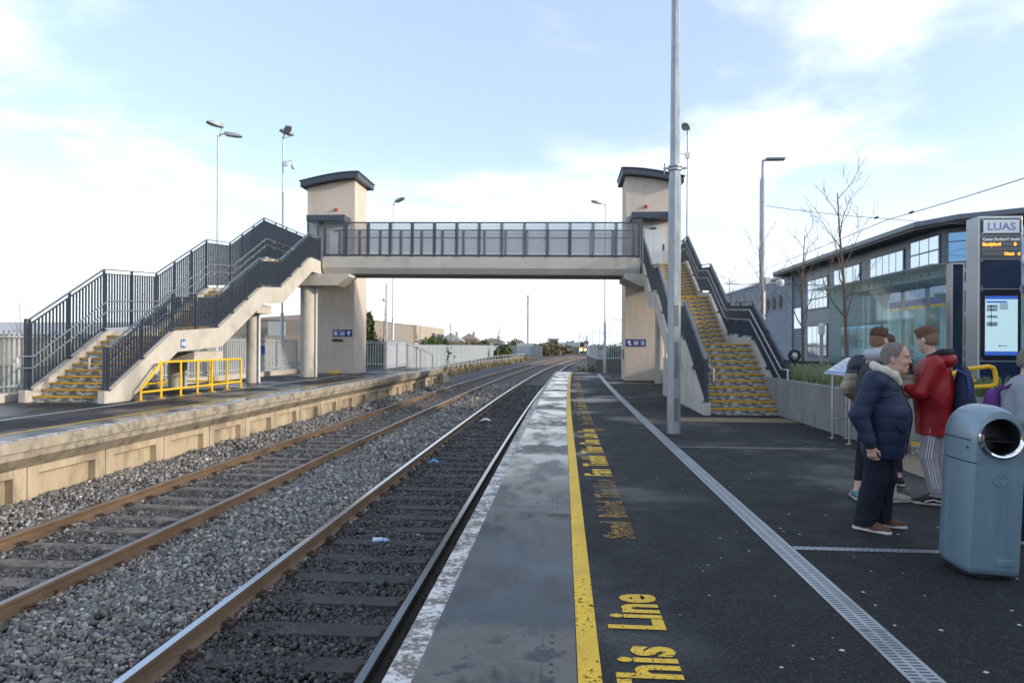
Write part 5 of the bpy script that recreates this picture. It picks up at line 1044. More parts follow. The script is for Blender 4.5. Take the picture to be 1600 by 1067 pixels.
# small things among the trees
t = thing('bollard_light', (8.9, 22.6, .86), 'slim grey post with a white cap, in front of the ground floor depot windows', 'post'); MB().tube([(8.85, 24.2, .862), (8.85, 24.2, 2.05)], .06, 10).build('post', galv_dull, t, smooth=.6); MB().lathe([(.11, 0), (.11, .34), (.02, .38)], (8.85, 24.2, 2.05), 12).build('cap', white, t, smooth=.6)
t = thing('bicycle_rack', (5.75, 17.4, .8), 'black ring shaped fixture with a white centre beside the foot of the right staircase', 'rack'); mb = MB(); pts = [(5.72+.12*math.cos(a), 17.4, 1.40+.12*math.sin(a)) for a in np.linspace(0, 2*math.pi, 25)]; mb.tube(pts, .035, 10, cap=False); mb.build('ring', black, t, smooth=True)
MB().tube([(5.72, 17.38, 1.42), (5.72, 17.42, 1.42)], .06, 14).build('centre', offwhite, t); MB().tube([(5.72, 17.4, .78), (5.72, 17.4, 1.25)], .03, 8).build('stem', black, t); MB().box(5.45, 6.3, 17.3, 17.36, 1.2, 1.26).build('cross_bar', black, t)
# ================================================================== litter bin
bin_m = M('bin_steel_blue', (.175, .27, .34), .36, .35, var=.08, scale=3, streak=(6, 6, .6), bump=.02, bscale=250, rvar=.06, dirt=(.11, .16, .195), dscale=2.2, damt=.55, dlo=.52, dhi=.72); bin_h = M('bin_hood', (.22, .30, .36), .3, .4, var=.05, scale=3, bump=.02, bscale=250); chrome = M('chrome', (.75, .75, .75), .08, 1, var=0); inside = M('bin_inside', (.012, .014, .017), .6, var=0)
t = thing('litter_bin', (3.0, 5.2, 0), 'large blue grey metal litter bin with arched hood and round opening at the right edge', 'litter bin')
def rrect(w, d, c, n=4):
    """plan outline with rounded corners"""
    P_ = []
    for sx, sy, a0 in ((1, 1, 0), (-1, 1, 90), (-1, -1, 180), (1, -1, 270)):
        for k in range(n+1): a = math.radians(a0+90*k/n); P_.append((sx*(w-c)+c*math.cos(a), sy*(d-c)+c*math.sin(a)))
    return P_
def loft(secs, close=True):
    n = len(secs[0]); v = [p for s in secs for p in s]; f = [(i*n+k, i*n+(k+1) % n, (i+1)*n+(k+1) % n, (i+1)*n+k) for i in range(len(secs)-1) for k in range(n)]
    if close: f += [tuple(range(n-1, -1, -1)), tuple((len(secs)-1)*n+k for k in range(n))]
    return v, f
hw, hd = .182, .225; ZS = .955; OR = .126; ocz = .985
def place(o): return o
half = [(.85, 0), (.915, .035), (.97, .085), (1., .15)]; plan = [(hw*u, -hd+w_) for u, w_ in half]+[(hw*u, hd-w_) for u, w_ in half[::-1]]+[(-hw*u, hd-w_) for u, w_ in half]+[(-hw*u, -hd+w_) for u, w_ in half[::-1]]
# lower body: rounded oblong drum with a chamfered foot
secs = [[(x*k, y*k, z) for x, y in plan] for z, k in ((.035, .93), (.05, .985), (.075, 1.0), (.09, 1.0), (.5, 1.0), (ZS-.16, 1.0))]
def b_build(name, v, f, mat, parent, smooth=.6, bevel=0):
    o = MB().add(v, f); me = o.mesh(name, mat, (0, 0, 0), smooth, bevel); ob = bpy.data.objects.new(name, me); COL.objects.link(ob); ob.parent = parent; return ob
v, f = loft(secs); body = b_build('body', v, f, bin_m, t)
# upper body and hood as one shell of front/back plates with a through hole
def hood(zlo, zhi_fn, name, mat, holes, y0, y1, arch):
    """solid extruded along y with a circular through-hole, outline given by polar samples round the hole centre"""
    n = 64; vo, vi = [], []
    for k in range(n):
        a = 2*math.pi*k/n; dx, dz = math.cos(a), math.sin(a); lo, hi = OR, 2.0
        for _ in range(40):
            mid = .5*(lo+hi); lo, hi = (mid, hi) if arch(dx*mid, ocz+dz*mid) else (lo, mid)
        vo.append((dx*lo, ocz+dz*lo)); vi.append((dx*OR, ocz+dz*OR))
    mb = MB(); V = []; rows = [(vi, y0+.02), (vi, y0), (vo, y0), (vo, y1), (vi, y1), (vi, y1-.02)]
    ins = .035
    def shr(P_, q): return [(x*(1-q), ocz+(z-ocz)*(1-q) if (z > ocz or q < 0) else z) for x, z in P_]
    rows = [(vi, y0+.01), (shr(vi, -.06), y0), (shr(vo, .15), y0+.003), (shr(vo, .085), y0+.035), (shr(vo, .03), y0+.085), (vo, y0+.15), (vo, y1-.15), (shr(vo, .03), y1-.085), (shr(vo, .085), y1-.035), (shr(vo, .15), y1-.003), (shr(vi, -.06), y1), (vi, y1-.01)]
    for P_, yy in rows: V += [(x, yy, z) for x, z in P_]
    m_ = len(rows); F_ = [(i*n+k, i*n+(k+1) % n, ((i+1) % m_)*n+(k+1) % n, ((i+1) % m_)*n+k) for i in range(m_) for k in range(n)]
    mi_ = [1 if (i == m_-1) else 0 for i in range(m_) for k in range(n)]
    mi_ = [q if q else (2 if sum(V[w_][2] for w_ in f_)/4 < ZS else 0) for q, f_ in zip(mi_, F_)]; mb.add(V, F_); mb.m = mi_; me = mb.mesh(name, [mat, inside, bin_m], (0, 0, 0), .7); ob = bpy.data.objects.new(name, me); COL.objects.link(ob); ob.parent = t; return ob
up_arch = lambda x, z: abs(x) < hw and z > ZS-.16 and (z < ZS or (x/hw)**2+((z-ZS)/.245)**2 < 1)
hood(0, 0, 'hood', bin_h, 1, -hd, hd, up_arch)
ring = MB()
for yy in (-hd-.006,): ring.tube([(OR*1.06*math.cos(a), yy, ocz+OR*1.06*math.sin(a)) for a in np.linspace(math.radians(172), math.radians(368), 34)], .020, 10)
v, f = ring.v, ring.f; b_build('rim', v, f, chrome, t)
cyl = [(OR*.995*math.cos(a), yy, ocz+OR*.995*math.sin(a)) for yy in (-hd+.02, hd-.02) for a in np.linspace(math.radians(178), math.radians(362), 30)]; b_build('chute', cyl, [(k, k+1, k+31, k+30) for k in range(29)], inside, t)
sm2 = MB(); pl = [(x*1.003, y*.80) for x, y in rrect(hw, hd, .02)]
v, f = loft([[(x, y, ZS-.004) for x, y in pl], [(x, y, ZS+.003) for x, y in pl]]); b_build('seam', v, f, inside, t)
em = MB(); em.lathe([(.0, .003), (.040, .003), (.043, .006), (.047, .006), (.050, 0)], (0, 0, 0), 24); em.v = [(v[0], -hd-v[2], .70+v[1]) for v in em.v]; b_build('emblem', em.v, em.f, bin_m, t)
eg = MB()
for k in range(5): a = .5+k*1.1; eg.tube([(.012*math.cos(a), -hd-.004, .70+.012*math.sin(a)), (.030*math.cos(a+.5), -hd-.004, .70+.030*math.sin(a+.5))], .004, 5)
b_build('emblem_relief', eg.v, eg.f, bin_m, t)
lb_ = MB(); lb_.box(-.0, .13, -hd-.004, -hd+.01, .10, .15)
for k in range(3): lb_.box(.012, .118, -hd-.007, -hd, .108+k*.014, .114+k*.014)
b_build('maker_plate', lb_.v, lb_.f, bin_m, t, .5, .002)
lk_ = MB(); lk_.tube([(-hw*.955, -hd+.08, .90), (-hw*.99, -hd+.07, .90)], .008, 8); b_build('lock', lk_.v, lk_.f, inside, t)
v, f = loft([[(x*.8, y*.8, .002) for x, y in rrect(hw, hd, .14)], [(x*.8, y*.8, .04) for x, y in rrect(hw, hd, .14)]]); b_build('plinth', v, f, inside, t)
t.rotation_euler = (0, math.radians(2.4), math.radians(-3)); t.location = (2.985, 5.17, 0.0)
# ================================================================== people (smooth-blended solids turned into one skin)
def _d(p, P):
    X, Y, Z = P
    if p[0] == 'c':
        a = np.array(p[1], float); b = np.array(p[2], float); r0, r1 = p[3], p[4]; ab = b-a; l2 = max(ab@ab, 1e-9)
        t = np.clip(((X-a[0])*ab[0]+(Y-a[1])*ab[1]+(Z-a[2])*ab[2])/l2, 0, 1)
        return np.sqrt((X-a[0]-t*ab[0])**2+(Y-a[1]-t*ab[1])**2+(Z-a[2]-t*ab[2])**2)-(r0+(r1-r0)*t)
    c = p[1]; r = p[2]; q = [X-c[0], Y-c[1], Z-c[2]]; R = p[3]
    if R is not None: q = [R[0][i]*q[0]+R[1][i]*q[1]+R[2][i]*q[2] for i in range(3)]
    k0 = np.sqrt((q[0]/r[0])**2+(q[1]/r[1])**2+(q[2]/r[2])**2); k1 = np.sqrt((q[0]/r[0]**2)**2+(q[1]/r[1]**2)**2+(q[2]/r[2]**2)**2)+1e-9
    return k0*(k0-1)/k1
def cap(a, b, r0, r1=None, k=.03): return ('c', a, b, r0, r0 if r1 is None else r1, k)
def ell(c, r, k=.04, pitch=0., yaw_=0.): R = None if not (pitch or yaw_) else [list(w) for w in (Matrix.Rotation(yaw_, 3, 'Z') @ Matrix.Rotation(pitch, 3, 'Y'))]; return ('e', c, r, R, k)
def _bb(p):
    if p[0] == 'c': m = max(p[3], p[4]); a, b = np.array(p[1]), np.array(p[2]); return np.minimum(a, b)-m, np.maximum(a, b)+m
    m = max(p[2]) if p[3] is not None else np.array(p[2]); return np.array(p[1])-m, np.array(p[1])+m
def solid(name, prims, h, mats, parent, subs=(), disp=None, zcut=None, ztop=None):
    lo = np.min([_bb(p)[0] for p in prims], 0)-.03; hi = np.max([_bb(p)[1] for p in prims], 0)+.03; nn = np.ceil((hi-lo)/h).astype(int)+1
    ax = [lo[i]+h*np.arange(nn[i]) for i in range(3)]; D = np.full(nn, .25, np.float32)
    def blk(p, mg):
        a, b = _bb(p); s = [slice(max(0, int((a[i]-mg-lo[i])/h)), min(nn[i], int((b[i]+mg-lo[i])/h)+2)) for i in range(3)]
        return tuple(s), np.meshgrid(*[ax[i][s[i]] for i in range(3)], indexing='ij', sparse=True)
    for p in prims:
        s, P = blk(p, .09); d = _d(p, P); k = p[-1]; o = D[s]; g = np.maximum(k-np.abs(o-d), 0)/k; D[s] = np.minimum(o, d)-g*g*k*.25
    G = np.meshgrid(*ax, indexing='ij', sparse=True)
    if disp is not None: D -= disp(*G).astype(np.float32)
    for p in subs:
        s, P = blk(p, .03); d = -_d(p, P); k = p[-1]; o = D[s]; g = np.maximum(k-np.abs(o-d), 0)/k; D[s] = np.maximum(o, d)+g*g*k*.25
    if zcut is not None: D = np.maximum(D, (zcut-G[2]).astype(np.float32))
    if ztop is not None: D = np.maximum(D, (G[2]-ztop).astype(np.float32))
    # surface nets
    ins = D < 0; cs = [slice(0, -1), slice(1, None)]
    cnt = sum(ins[cs[i], cs[j], cs[k]].astype(np.int8) for i in (0, 1) for j in (0, 1) for k in (0, 1)); act = (cnt > 0) & (cnt < 8); ci = np.argwhere(act); idx = -np.ones(act.shape, np.int64); idx[act] = np.arange(len(ci))
    acc = np.zeros((len(ci), 3)); num = np.zeros(len(ci))
    for a in range(3):
        b, c = [(1, 2), (0, 2), (0, 1)][a]
        for u in (0, 1):
            for w in (0, 1):
                o0 = np.zeros(3, int); o0[b] = u; o0[c] = w; o1 = o0.copy(); o1[a] = 1; p0, p1 = ci+o0, ci+o1; d0, d1 = D[tuple(p0.T)], D[tuple(p1.T)]; x = (d0 < 0) != (d1 < 0); t = d0[x]/(d0[x]-d1[x]); q = p0[x].astype(float); q[:, a] += t; acc[x] += q; num[x] += 1
    V = acc/num[:, None]*h+lo; F_ = []
    for a in range(3):
        b, c = [(1, 2), (2, 0), (0, 1)][a]; sl0 = [slice(1, -1)]*3; sl0[a] = slice(0, -1); sl1 = list(sl0); sl1[a] = slice(1, None); A, B = ins[tuple(sl0)], ins[tuple(sl1)]
        for flip, m_ in ((0, A & ~B), (1, ~A & B)):
            e = np.argwhere(m_)
            if not len(e): continue
            e = e+np.array([0 if i == a else 1 for i in range(3)]); off = []
            for u, w in ((-1, -1), (0, -1), (0, 0), (-1, 0)): o_ = np.zeros(3, int); o_[b] = u; o_[c] = w; off.append(idx[tuple((e+o_).T)])
            f = np.stack(off, 1); F_.append(f[:, ::-1] if flip else f)
    F_ = np.concatenate(F_); F_ = F_[(F_ >= 0).all(1)]
    me = bpy.data.meshes.new(name); n, m_ = len(V), len(F_); me.vertices.add(n); me.vertices.foreach_set('co', V.astype(np.float32).ravel()); me.loops.add(4*m_); me.loops.foreach_set('vertex_index', F_.astype(np.int32).ravel()); me.polygons.add(m_); me.polygons.foreach_set('loop_start', np.arange(0, 4*m_, 4, dtype=np.int32)); me.polygons.foreach_set('use_smooth', np.ones(m_, bool)); me.update(calc_edges=True)
    for q in (mats if isinstance(mats, (list, tuple)) else [mats]): me.materials.append(q)
    ob = bpy.data.objects.new(name, me); COL.objects.link(ob); ob.parent = parent; return ob
def val(prims, x, y, z):
    D = .25
    for p in prims: d = float(_d(p, (x, y, z))); k = p[-1]; g = max(k-abs(D-d), 0)/k; D = min(D, d)-g*g*k*.25
    return D
def hit(prims, p, d, out_=.004):
    """first point of the solid met from p along d, lifted by out_"""
    p = np.array(p, float); d = np.array(d, float); d /= np.linalg.norm(d); t = 0
    for _ in range(80):
        v = val(prims, *(p+d*t))
        if v < .0008: break
        t += v*.8
    return tuple(p+d*(t-out_))
def local(mb, name, mats, parent, smooth=.8): me = mb.mesh(name, mats, (0, 0, 0), smooth); o = bpy.data.objects.new(name, me); COL.objects.link(o); o.parent = parent; return o
def V3(*a): return np.array(a, float)
def head_parts(c, s=1., yaw_=0., pitch=0., jowl=0.):
    """prims, cuts and a local-to-body mapper for a head centred at c; x forward"""
    Rm = Matrix.Rotation(yaw_, 3, 'Z') @ Matrix.Rotation(pitch, 3, 'Y'); T = lambda x, y, z: tuple(np.array(c)+np.array(Rm @ Vector((x*s, y*s, z*s))))
    E = lambda x, y, z, a, b, d, k=.02: ('e', T(x, y, z), (a*s, b*s, d*s), [list(w) for w in Rm], k)
    P = [E(-.012, 0, .028, .100, .078, .094, .03), E(.018, 0, -.045, .070, .060+.012*jowl, .075, .035), E(.060, 0, -.098, .026, .030, .020, .03), cap(T(.082, 0, .012), T(.101, 0, -.020), .009*s, .012*s, .014), ('e', T(.097, 0, -.024), (.013*s, .016*s, .009*s), None, .010),
         cap(T(.078, -.040, .030), T(.078, .040, .030), .011*s, .011*s, .014), E(.062, .036, -.028, .024, .022, .022), E(.062, -.036, -.028, .024, .022, .022), cap(T(.084, -.020, -.062), T(.084, .020, -.062), .0075*s, .0075*s, .012), cap(T(.082, -.017, -.072), T(.082, .017, -.072), .008*s, .008*s, .012),
         E(-.012, .077, -.012, .018, .008, .030, .006), E(-.012, -.077, -.012, .018, .008, .030, .006), E(-.005, .079, -.030, .009, .006, .012, .006), E(-.005, -.079, -.030, .009, .006, .012, .006)]
    if jowl: P += [E(.03, .04, -.085, .035, .03, .03, .03), E(.03, -.04, -.085, .035, .03, .03, .03), E(.025, 0, -.105, .05, .045, .028, .03)]
    subs = [('e', T(.092, .032, .010), (.014*s, .017*s, .010*s), None, .012), ('e', T(.092, -.032, .010), (.014*s, .017*s, .010*s), None, .012), cap(T(.096, -.022, -.067), T(.096, .022, -.067), .0035*s, .0035*s, .004)]
    return P, subs, T, E
eye_w = M('eye_white', (.62, .58, .54), .25, var=0); eye_d = M('eye_dark', (.03, .025, .02), .15, var=0); lip_m = M('lip', (.36, .15, .12), .55, var=0)
def face_bits(body, T, s, brow, lips=True):
    for sy in (-1, 1):
        e = MB(); e.lathe([(0, -.009*s), (.0063*s, -.0063*s), (.009*s, 0), (.0063*s, .0063*s), (0, .009*s)], T(.0735, sy*.030, .009), 10); eo = local(e, 'eye', eye_w, body); i = MB(); i.lathe([(0, -.0055*s), (.004*s, -.004*s), (.0056*s, 0), (.004*s, .004*s), (0, .0055*s)], T(.0795, sy*.030, .009), 8); local(i, 'iris', eye_d, eo)
        local(MB().tube([T(.086, sy*.016, .028), T(.088, sy*.034, .034), T(.074, sy*.052, .027)], [.004*s, .005*s, .003*s], 6), 'eyebrow', brow, body)
    local(MB().tube([T(.083, -.024, -.068), T(.0925, 0, -.066), T(.083, .024, -.068)], [.003*s, .0052*s, .003*s], 6), 'lips', lip_m, body)
def hair_solid(parent, T, E, s, mat, kind):
    P = [E(-.020, 0, .040, .103, .083, .094, .02)]; top = []
    if kind == 'short_back': P = [E(-.016, 0, .034, .1035, .0815, .0945, .02), E(-.050, 0, -.02, .062, .074, .07, .03), cap(T(.03, .074, -.005), T(.02, .076, -.03), .008*s, .006*s, .01), cap(T(.03, -.074, -.005), T(.02, -.076, -.03), .008*s, .006*s, .01)]; top = [E(.094, 0, .018, .074, .095, .090, .015), E(.10, .0, .088, .062, .055, .03, .015), E(.02, 0, -.115, .13, .12, .055, .02), E(.05, .09, -.02, .05, .025, .04, .01), E(.05, -.09, -.02, .05, .025, .04, .01)]
    else: P = [E(-.010, 0, .056, .104, .082, .085, .02), E(.045, 0, .112, .058, .058, .026, .03), E(-.03, 0, .105, .06, .06, .03, .03)]; top = [E(.105, 0, .005, .060, .10, .075, .012), E(0, 0, -.085, .16, .13, .105, .02)]
    ho = solid('hair', P, .005, mat, parent, subs=top, disp=lambda X, Y, Z: .0014*np.sin(X*120+Z*70)*np.sin(Y*190+Z*40)+.0012*np.sin(Y*300+X*60))
    # loose strands lying over the hair, combed back and down
    me = ho.data; nv_ = len(me.vertices); co = np.empty(nv_*3); me.vertices.foreach_get('co', co); co = co.reshape(-1, 3); no = np.empty(nv_*3); me.vertex_normals.foreach_get('vector', no); no = no.reshape(-1, 3)
    rs = np.random.default_rng(nv_); pk = rs.choice(nv_, min(nv_, 2600), replace=False); P_, N_ = co[pk], no[pk]; c0 = np.array(T(0, 0, .02)); up_ = (P_-c0)[:, 2] > .075*s
    fwd = np.array(T(1, 0, 0))-np.array(T(0, 0, 0)); fl = np.where(up_[:, None], (-.6 if kind == 'short_back' else .7)*fwd, np.array([0, 0, -1.])-.35*fwd)+.35*rs.standard_normal((len(pk), 3)); fl -= N_*(fl*N_).sum(1, keepdims=True); fl /= np.linalg.norm(fl, axis=1, keepdims=True)+1e-6
    ln = rs.uniform(.012, .030, (len(pk), 1)); A_ = np.cross(fl, N_)*rs.uniform(.0008, .0016, (len(pk), 1)); B_ = fl*ln*.5+N_*rs.uniform(.0, .0035, (len(pk), 1)); cc_ = {'hair_grey': ((.10, .09, .08), (.42, .39, .35)), 'hair_brown': ((.04, .024, .014), (.19, .115, .07)), 'hair_auburn': ((.07, .034, .018), (.30, .16, .08))}[mat.name]
    sm_ = MATS.get('strand_'+mat.name) or MATS.setdefault('strand_'+mat.name, leaf_mat('strand_'+mat.name, *cc_)); so = bpy.data.objects.new('strands', quads_mesh('strands', P_+N_*.0015, A_, B_, rs.random(len(pk)), sm_)); COL.objects.link(so); so.parent = ho
    return ho
def hand(w, d, nrm, side, curl=.9, s=1.):
    """prims for a hand: wrist w, pointing d, palm facing nrm; side = +1 when the thumb lies along d x nrm"""
    w, d, n = V3(*w), V3(*d), V3(*nrm); d /= np.linalg.norm(d); n -= d*(n@d); n /= np.linalg.norm(n); a = np.cross(d, n)*side; P = [cap(w, w+d*.03*s, .026*s, .03*s, .02)]
    for q in (-.024, -.008, .008, .024): P.append(cap(w+d*.02*s+a*q*s*.7, w+d*.085*s+a*q*s, .015*s, .0125*s, .014))
    for i, (q, l) in enumerate(((.028, .070), (.0095, .080), (-.009, .075), (-.027, .058))):
        b = w+d*.088*s+a*q*s; c_ = curl*(.75+.12*i); d1 = d*math.cos(c_*.7)+n*math.sin(c_*.7); d2 = d*math.cos(c_*1.7)+n*math.sin(c_*1.7); m1 = b+d1*l*.5*s; P += [cap(b, m1, .0095*s, .0088*s, .006), cap(m1, m1+d2*l*.5*s, .0088*s, .0075*s, .006)]
    b = w+d*.03*s+a*.026*s; m1 = b+(d*.7+a*.55+n*.35)*.042*s; P += [cap(b, m1, .0125*s, .0105*s, .010), cap(m1, m1+(d*.85+n*.4)*.034*s, .0102*s, .008*s, .006)]; return P
def cloth(name, col, rough=.75, bs=160, bump=.25, var=.12, sheen=0): m = M(name, col, rough, var=var, scale=9, bump=bump, bscale=bs); return m
def shoe(parent, name, ankle, ang, up_m, sole_m, ln=.285, stripe=None, lace=None, w=.047):
    ax_, ay = ankle[0], ankle[1]; f = V3(math.cos(ang), math.sin(ang), 0); b = V3(ax_, ay, 0); P = [cap(b-f*.055+V3(0, 0, .055), b+f*.01+V3(0, 0, .06), .042, .044, .03), cap(b+f*.0+V3(0, 0, .06), b+f*.10+V3(0, 0, .042), .042, .040, .03), cap(b+f*.09+V3(0, 0, .038), b+f*(ln-.115)+V3(0, 0, .030), .044, .034, .03)]
    so = solid(name, P, .006, up_m, parent, zcut=.022, ztop=.112); S_ = [cap(b-f*.062+V3(0, 0, .014), b+f*.03+V3(0, 0, .014), .040, .040, .03), cap(b+f*.03+V3(0, 0, .014), b+f*(ln-.12)+V3(0, 0, .014), .040, .043, .02)]; solid('sole', S_, .006, sole_m, so, zcut=.002, ztop=.030)
    sd = V3(-f[1], f[0], 0)
    if lace: 
        m_ = MB()
        for k in range(4): q = b+f*(.055+.025*k)+V3(0, 0, .093-.009*k); m_.tube([q-sd*.022, q+V3(0, 0, .004), q+sd*.022], .004, 5)
        local(m_, 'laces', lace, so)
    if stripe:
        for g in (-1, 1): pts = [hit(P, b+f*u+sd*.2*g+V3(0, 0, z), -sd*g, .003) for u, z in ((-.06, .045), (-.01, .050), (.03, .062), (.07, .048), (.11, .035))]; local(MB().tube(pts, .006, 6), 'side_stripe', stripe, so)
    return so
def fold(amp, seed=0):
    r_ = np.random.default_rng(seed); w = [(r_.normal(0, 14, 3), r_.random()*6.28) for _ in range(7)]
    return lambda X, Y, Z: amp*sum(np.sin(a[0]*X+a[1]*Y+a[2]*.8*Z+p) for a, p in w)/3.2
def crease(amp, seed=0, fa=.006):
    r_ = np.random.default_rng(seed); w = [(r_.normal(0, 20, 3), r_.random()*6.28) for _ in range(5)]; f = fold(fa, seed)
    return lambda X, Y, Z: f(X, Y, Z)+amp*sum(.5-np.abs(np.sin(a[0]*X+a[1]*Y+a[2]*Z+p+1.3*np.sin(9*Z+7*X))) for a, p in w)/2.
def quilt(s, amp, z0=0., seed=0, fa=.004):
    f = fold(fa, seed); return lambda X, Y, Z: amp*(np.sqrt(np.abs(np.sin(np.pi*(Z-z0+.010*np.sin(X*9+Y*7))/s)))-.5)+f(X, Y, Z)
skin_r = M('skin_ruddy', (.52, .30, .235), .55, var=.13, scale=22, spec=.4); skin_p = M('skin_pale', (.58, .39, .315), .55, var=.08, scale=22, spec=.4)
hair_grey = M('hair_grey', (.20, .175, .15), .6, var=.5, scale=30, streak=(.4, 5, 3), bump=.8, bscale=220); hair_br = M('hair_brown', (.095, .055, .032), .6, var=.5, scale=30, streak=(.6, 5, 2), bump=.9, bscale=220); hair_au = M('hair_auburn', (.15, .075, .038), .6, var=.5, scale=30, streak=(.6, 5, 2), bump=.9, bscale=220); hair_fade = M('hair_fade', (.20, .125, .085), .8, var=.2, scale=60)
sole_w = M('sole_white', (.60, .59, .56), .6, var=.08, scale=12); sole_off = M('sole_offwhite', (.42, .39, .35), .7, var=.12, scale=12)
def person(loc, ang, label):
    t = thing('person', loc, label, 'person'); t.rotation_euler = (0, 0, ang); return t
# ---------------------------------------------------------------- older man in the navy coat
t = person((2.80, 6.27, .0), math.radians(-27), 'older grey haired man in a navy padded coat with cream fleece collar')
hc = (.125, 0, 1.510); HP, HS, T, E = head_parts(hc, 1.07, math.radians(-10), .08, 1.)
legs = [((.0, -.095, .84), (-.03, -.105, .46), (-.11, -.115, .08)), ((.0, .095, .84), (.02, .10, .46), (-.01, .10, .08))]
Ra = ((-.035, -.205, 1.30), (-.145, -.275, 1.02), (-.055, -.300, .775)); La = ((-.035, .205, 1.30), (-.07, .27, 1.03), (.08, .27, .80))
B = [ell((0, 0, .90), (.14, .165, .14), .06), ell((.05, 0, 1.03), (.17, .17, .17), .06), ell((-.005, 0, 1.22), (.135, .18, .17), .06), cap((-.03, -.14, 1.33), (-.03, .14, 1.33), .07, .07, .05), cap((-.005, 0, 1.34), (.09, 0, 1.44), .068, .066, .03)]
for a, b_, c_ in legs: B += [cap(a, b_, .088, .06, .03), cap(b_, c_, .058, .042, .02), cap(c_, (c_[0]+.12, c_[1], .035), .04, .03, .02)]
for a, b_, c_ in (Ra, La): B += [cap(a, b_, .055, .045, .03), cap(b_, c_, .042, .030, .02)]
B += hand(Ra[2], (.12, -.05, -1), (.35, .95, 0), 1, 1.25, 1.08)+hand(La[2], (.3, 0, -1), (.2, -.95, 0), -1, .8, 1.05)
body = solid('body', B+HP, .006, skin_r, t, subs=HS); face_bits(body, T, 1.07, hair_grey); hair_solid(body, T, E, 1.07, hair_grey, 'short_back')
navy_j = cloth('navy_puffer', (.006, .016, .052), .62, bs=220, bump=.12); navy_t = cloth('navy_trousers', (.006, .009, .022), .85); fleece = M('cream_fleece', (.66, .61, .51), .95, var=.2, scale=60, bump=1., bscale=90); brown_l = M('brown_suede', (.135, .058, .034), .75, var=.25, scale=16)
J = [ell((.02, 0, .80), (.170, .200, .28), .08), ell((.045, 0, 1.0), (.190, .205, .22), .08), ell((.005, 0, 1.20), (.160, .208, .20), .07), cap((.02, -.06, .60), (.045, -.06, 1.0), .150, .156, .06), cap((.02, .06, .60), (.045, .06, 1.0), .150, .156, .06), cap((-.03, -.145, 1.315), (-.03, .145, 1.315), .085, .085, .06), cap((-.015, 0, 1.34), (.01, 0, 1.40), .10, .085, .04)]
SL = []
for a, b_, c_ in (Ra, La): SL += [cap(a, b_, .084, .076, .06), cap(b_, tuple(V3(*b_)*.12+V3(*c_)*.88), .075, .058, .04)]
jk = solid('coat', J+SL, .006, navy_j, t, subs=[cap((.06, 0, 1.39), (.13, 0, 1.60), .075, .10, .02)], disp=(lambda q_, c_: (lambda X, Y, Z: q_(X, Y, Z)+c_(X, Y, Z)))(quilt(.118, .0055, .05, 2, .003), crease(.0022, 44, .0)), zcut=.645)
for a, b_, c_ in (Ra, La): w_, q = V3(*b_)*.16+V3(*c_)*.84, V3(*c_); solid('cuff', [cap(w_, q+(q-w_)*.12, .050, .044, .01)], .006, black, jk, disp=lambda X, Y, Z: .0015*np.sin(Z*400))
col_pts = [(-.055, 0, 1.435), (-.03, .080, 1.425), (.045, .102, 1.395), (.115, .075, 1.355), (.145, .032, 1.29)]
C_ = []
for s_ in (1, -1):
    q = [(x, y*s_, z) for x, y, z in col_pts]; rr_ = [.029, .029, .029, .028, .020]
    C_ += [cap(q[i], q[i+1], rr_[i], rr_[i+1], .02) for i in range(4)]+[cap(tuple(V3(*q[i])*1.04-V3(0, 0, .035)), tuple(V3(*q[i+1])*1.04-V3(0, 0, .035)), rr_[i]*.75, rr_[i+1]*.75, .02) for i in range(4)]
solid('collar', C_, .006, fleece, jk, disp=fold(.002, 8))
zp = [hit(J, (.6, .015, z), (-1, 0, 0), .007) for z in np.linspace(.67, 1.27, 26)]; local(MB().tube(zp, .0075, 6), 'zip', black, jk)
AL = J+SL
pk = [hit(AL, (.5, -.6-.0, z), d, .004) for z, d in ((1.215, (-.62, .78, 0)), (1.20, (-.70, .72, 0)), (1.185, (-.78, .64, 0)))]; local(MB().tube(pk, .009, 6), 'chest_pocket', black, jk)
pk = [hit(AL, (.6, -.6, z), d, .003) for z, d in ((.86, (-.68, .74, 0)), (.92, (-.74, .68, 0)), (.98, (-.80, .60, 0)))]; local(MB().tube(pk, .005, 6), 'side_pocket', black, jk)
TR = [ell((.01, 0, .86), (.155, .175, .13), .05)]
for a, b_, c_ in legs: TR += [cap(a, b_, .116, .100, .04), cap(b_, c_, .100, .098, .03)]
solid('trousers', TR, .006, navy_t, t, disp=crease(.0045, 4, .006), zcut=.055)
shoe(t, 'shoe', (-.11, -.118), math.radians(-16), brown_l, sole_w, .30, lace=hair_grey); shoe(t, 'shoe', (-.01, .10), math.radians(6), brown_l, sole_w, .30, lace=hair_grey)
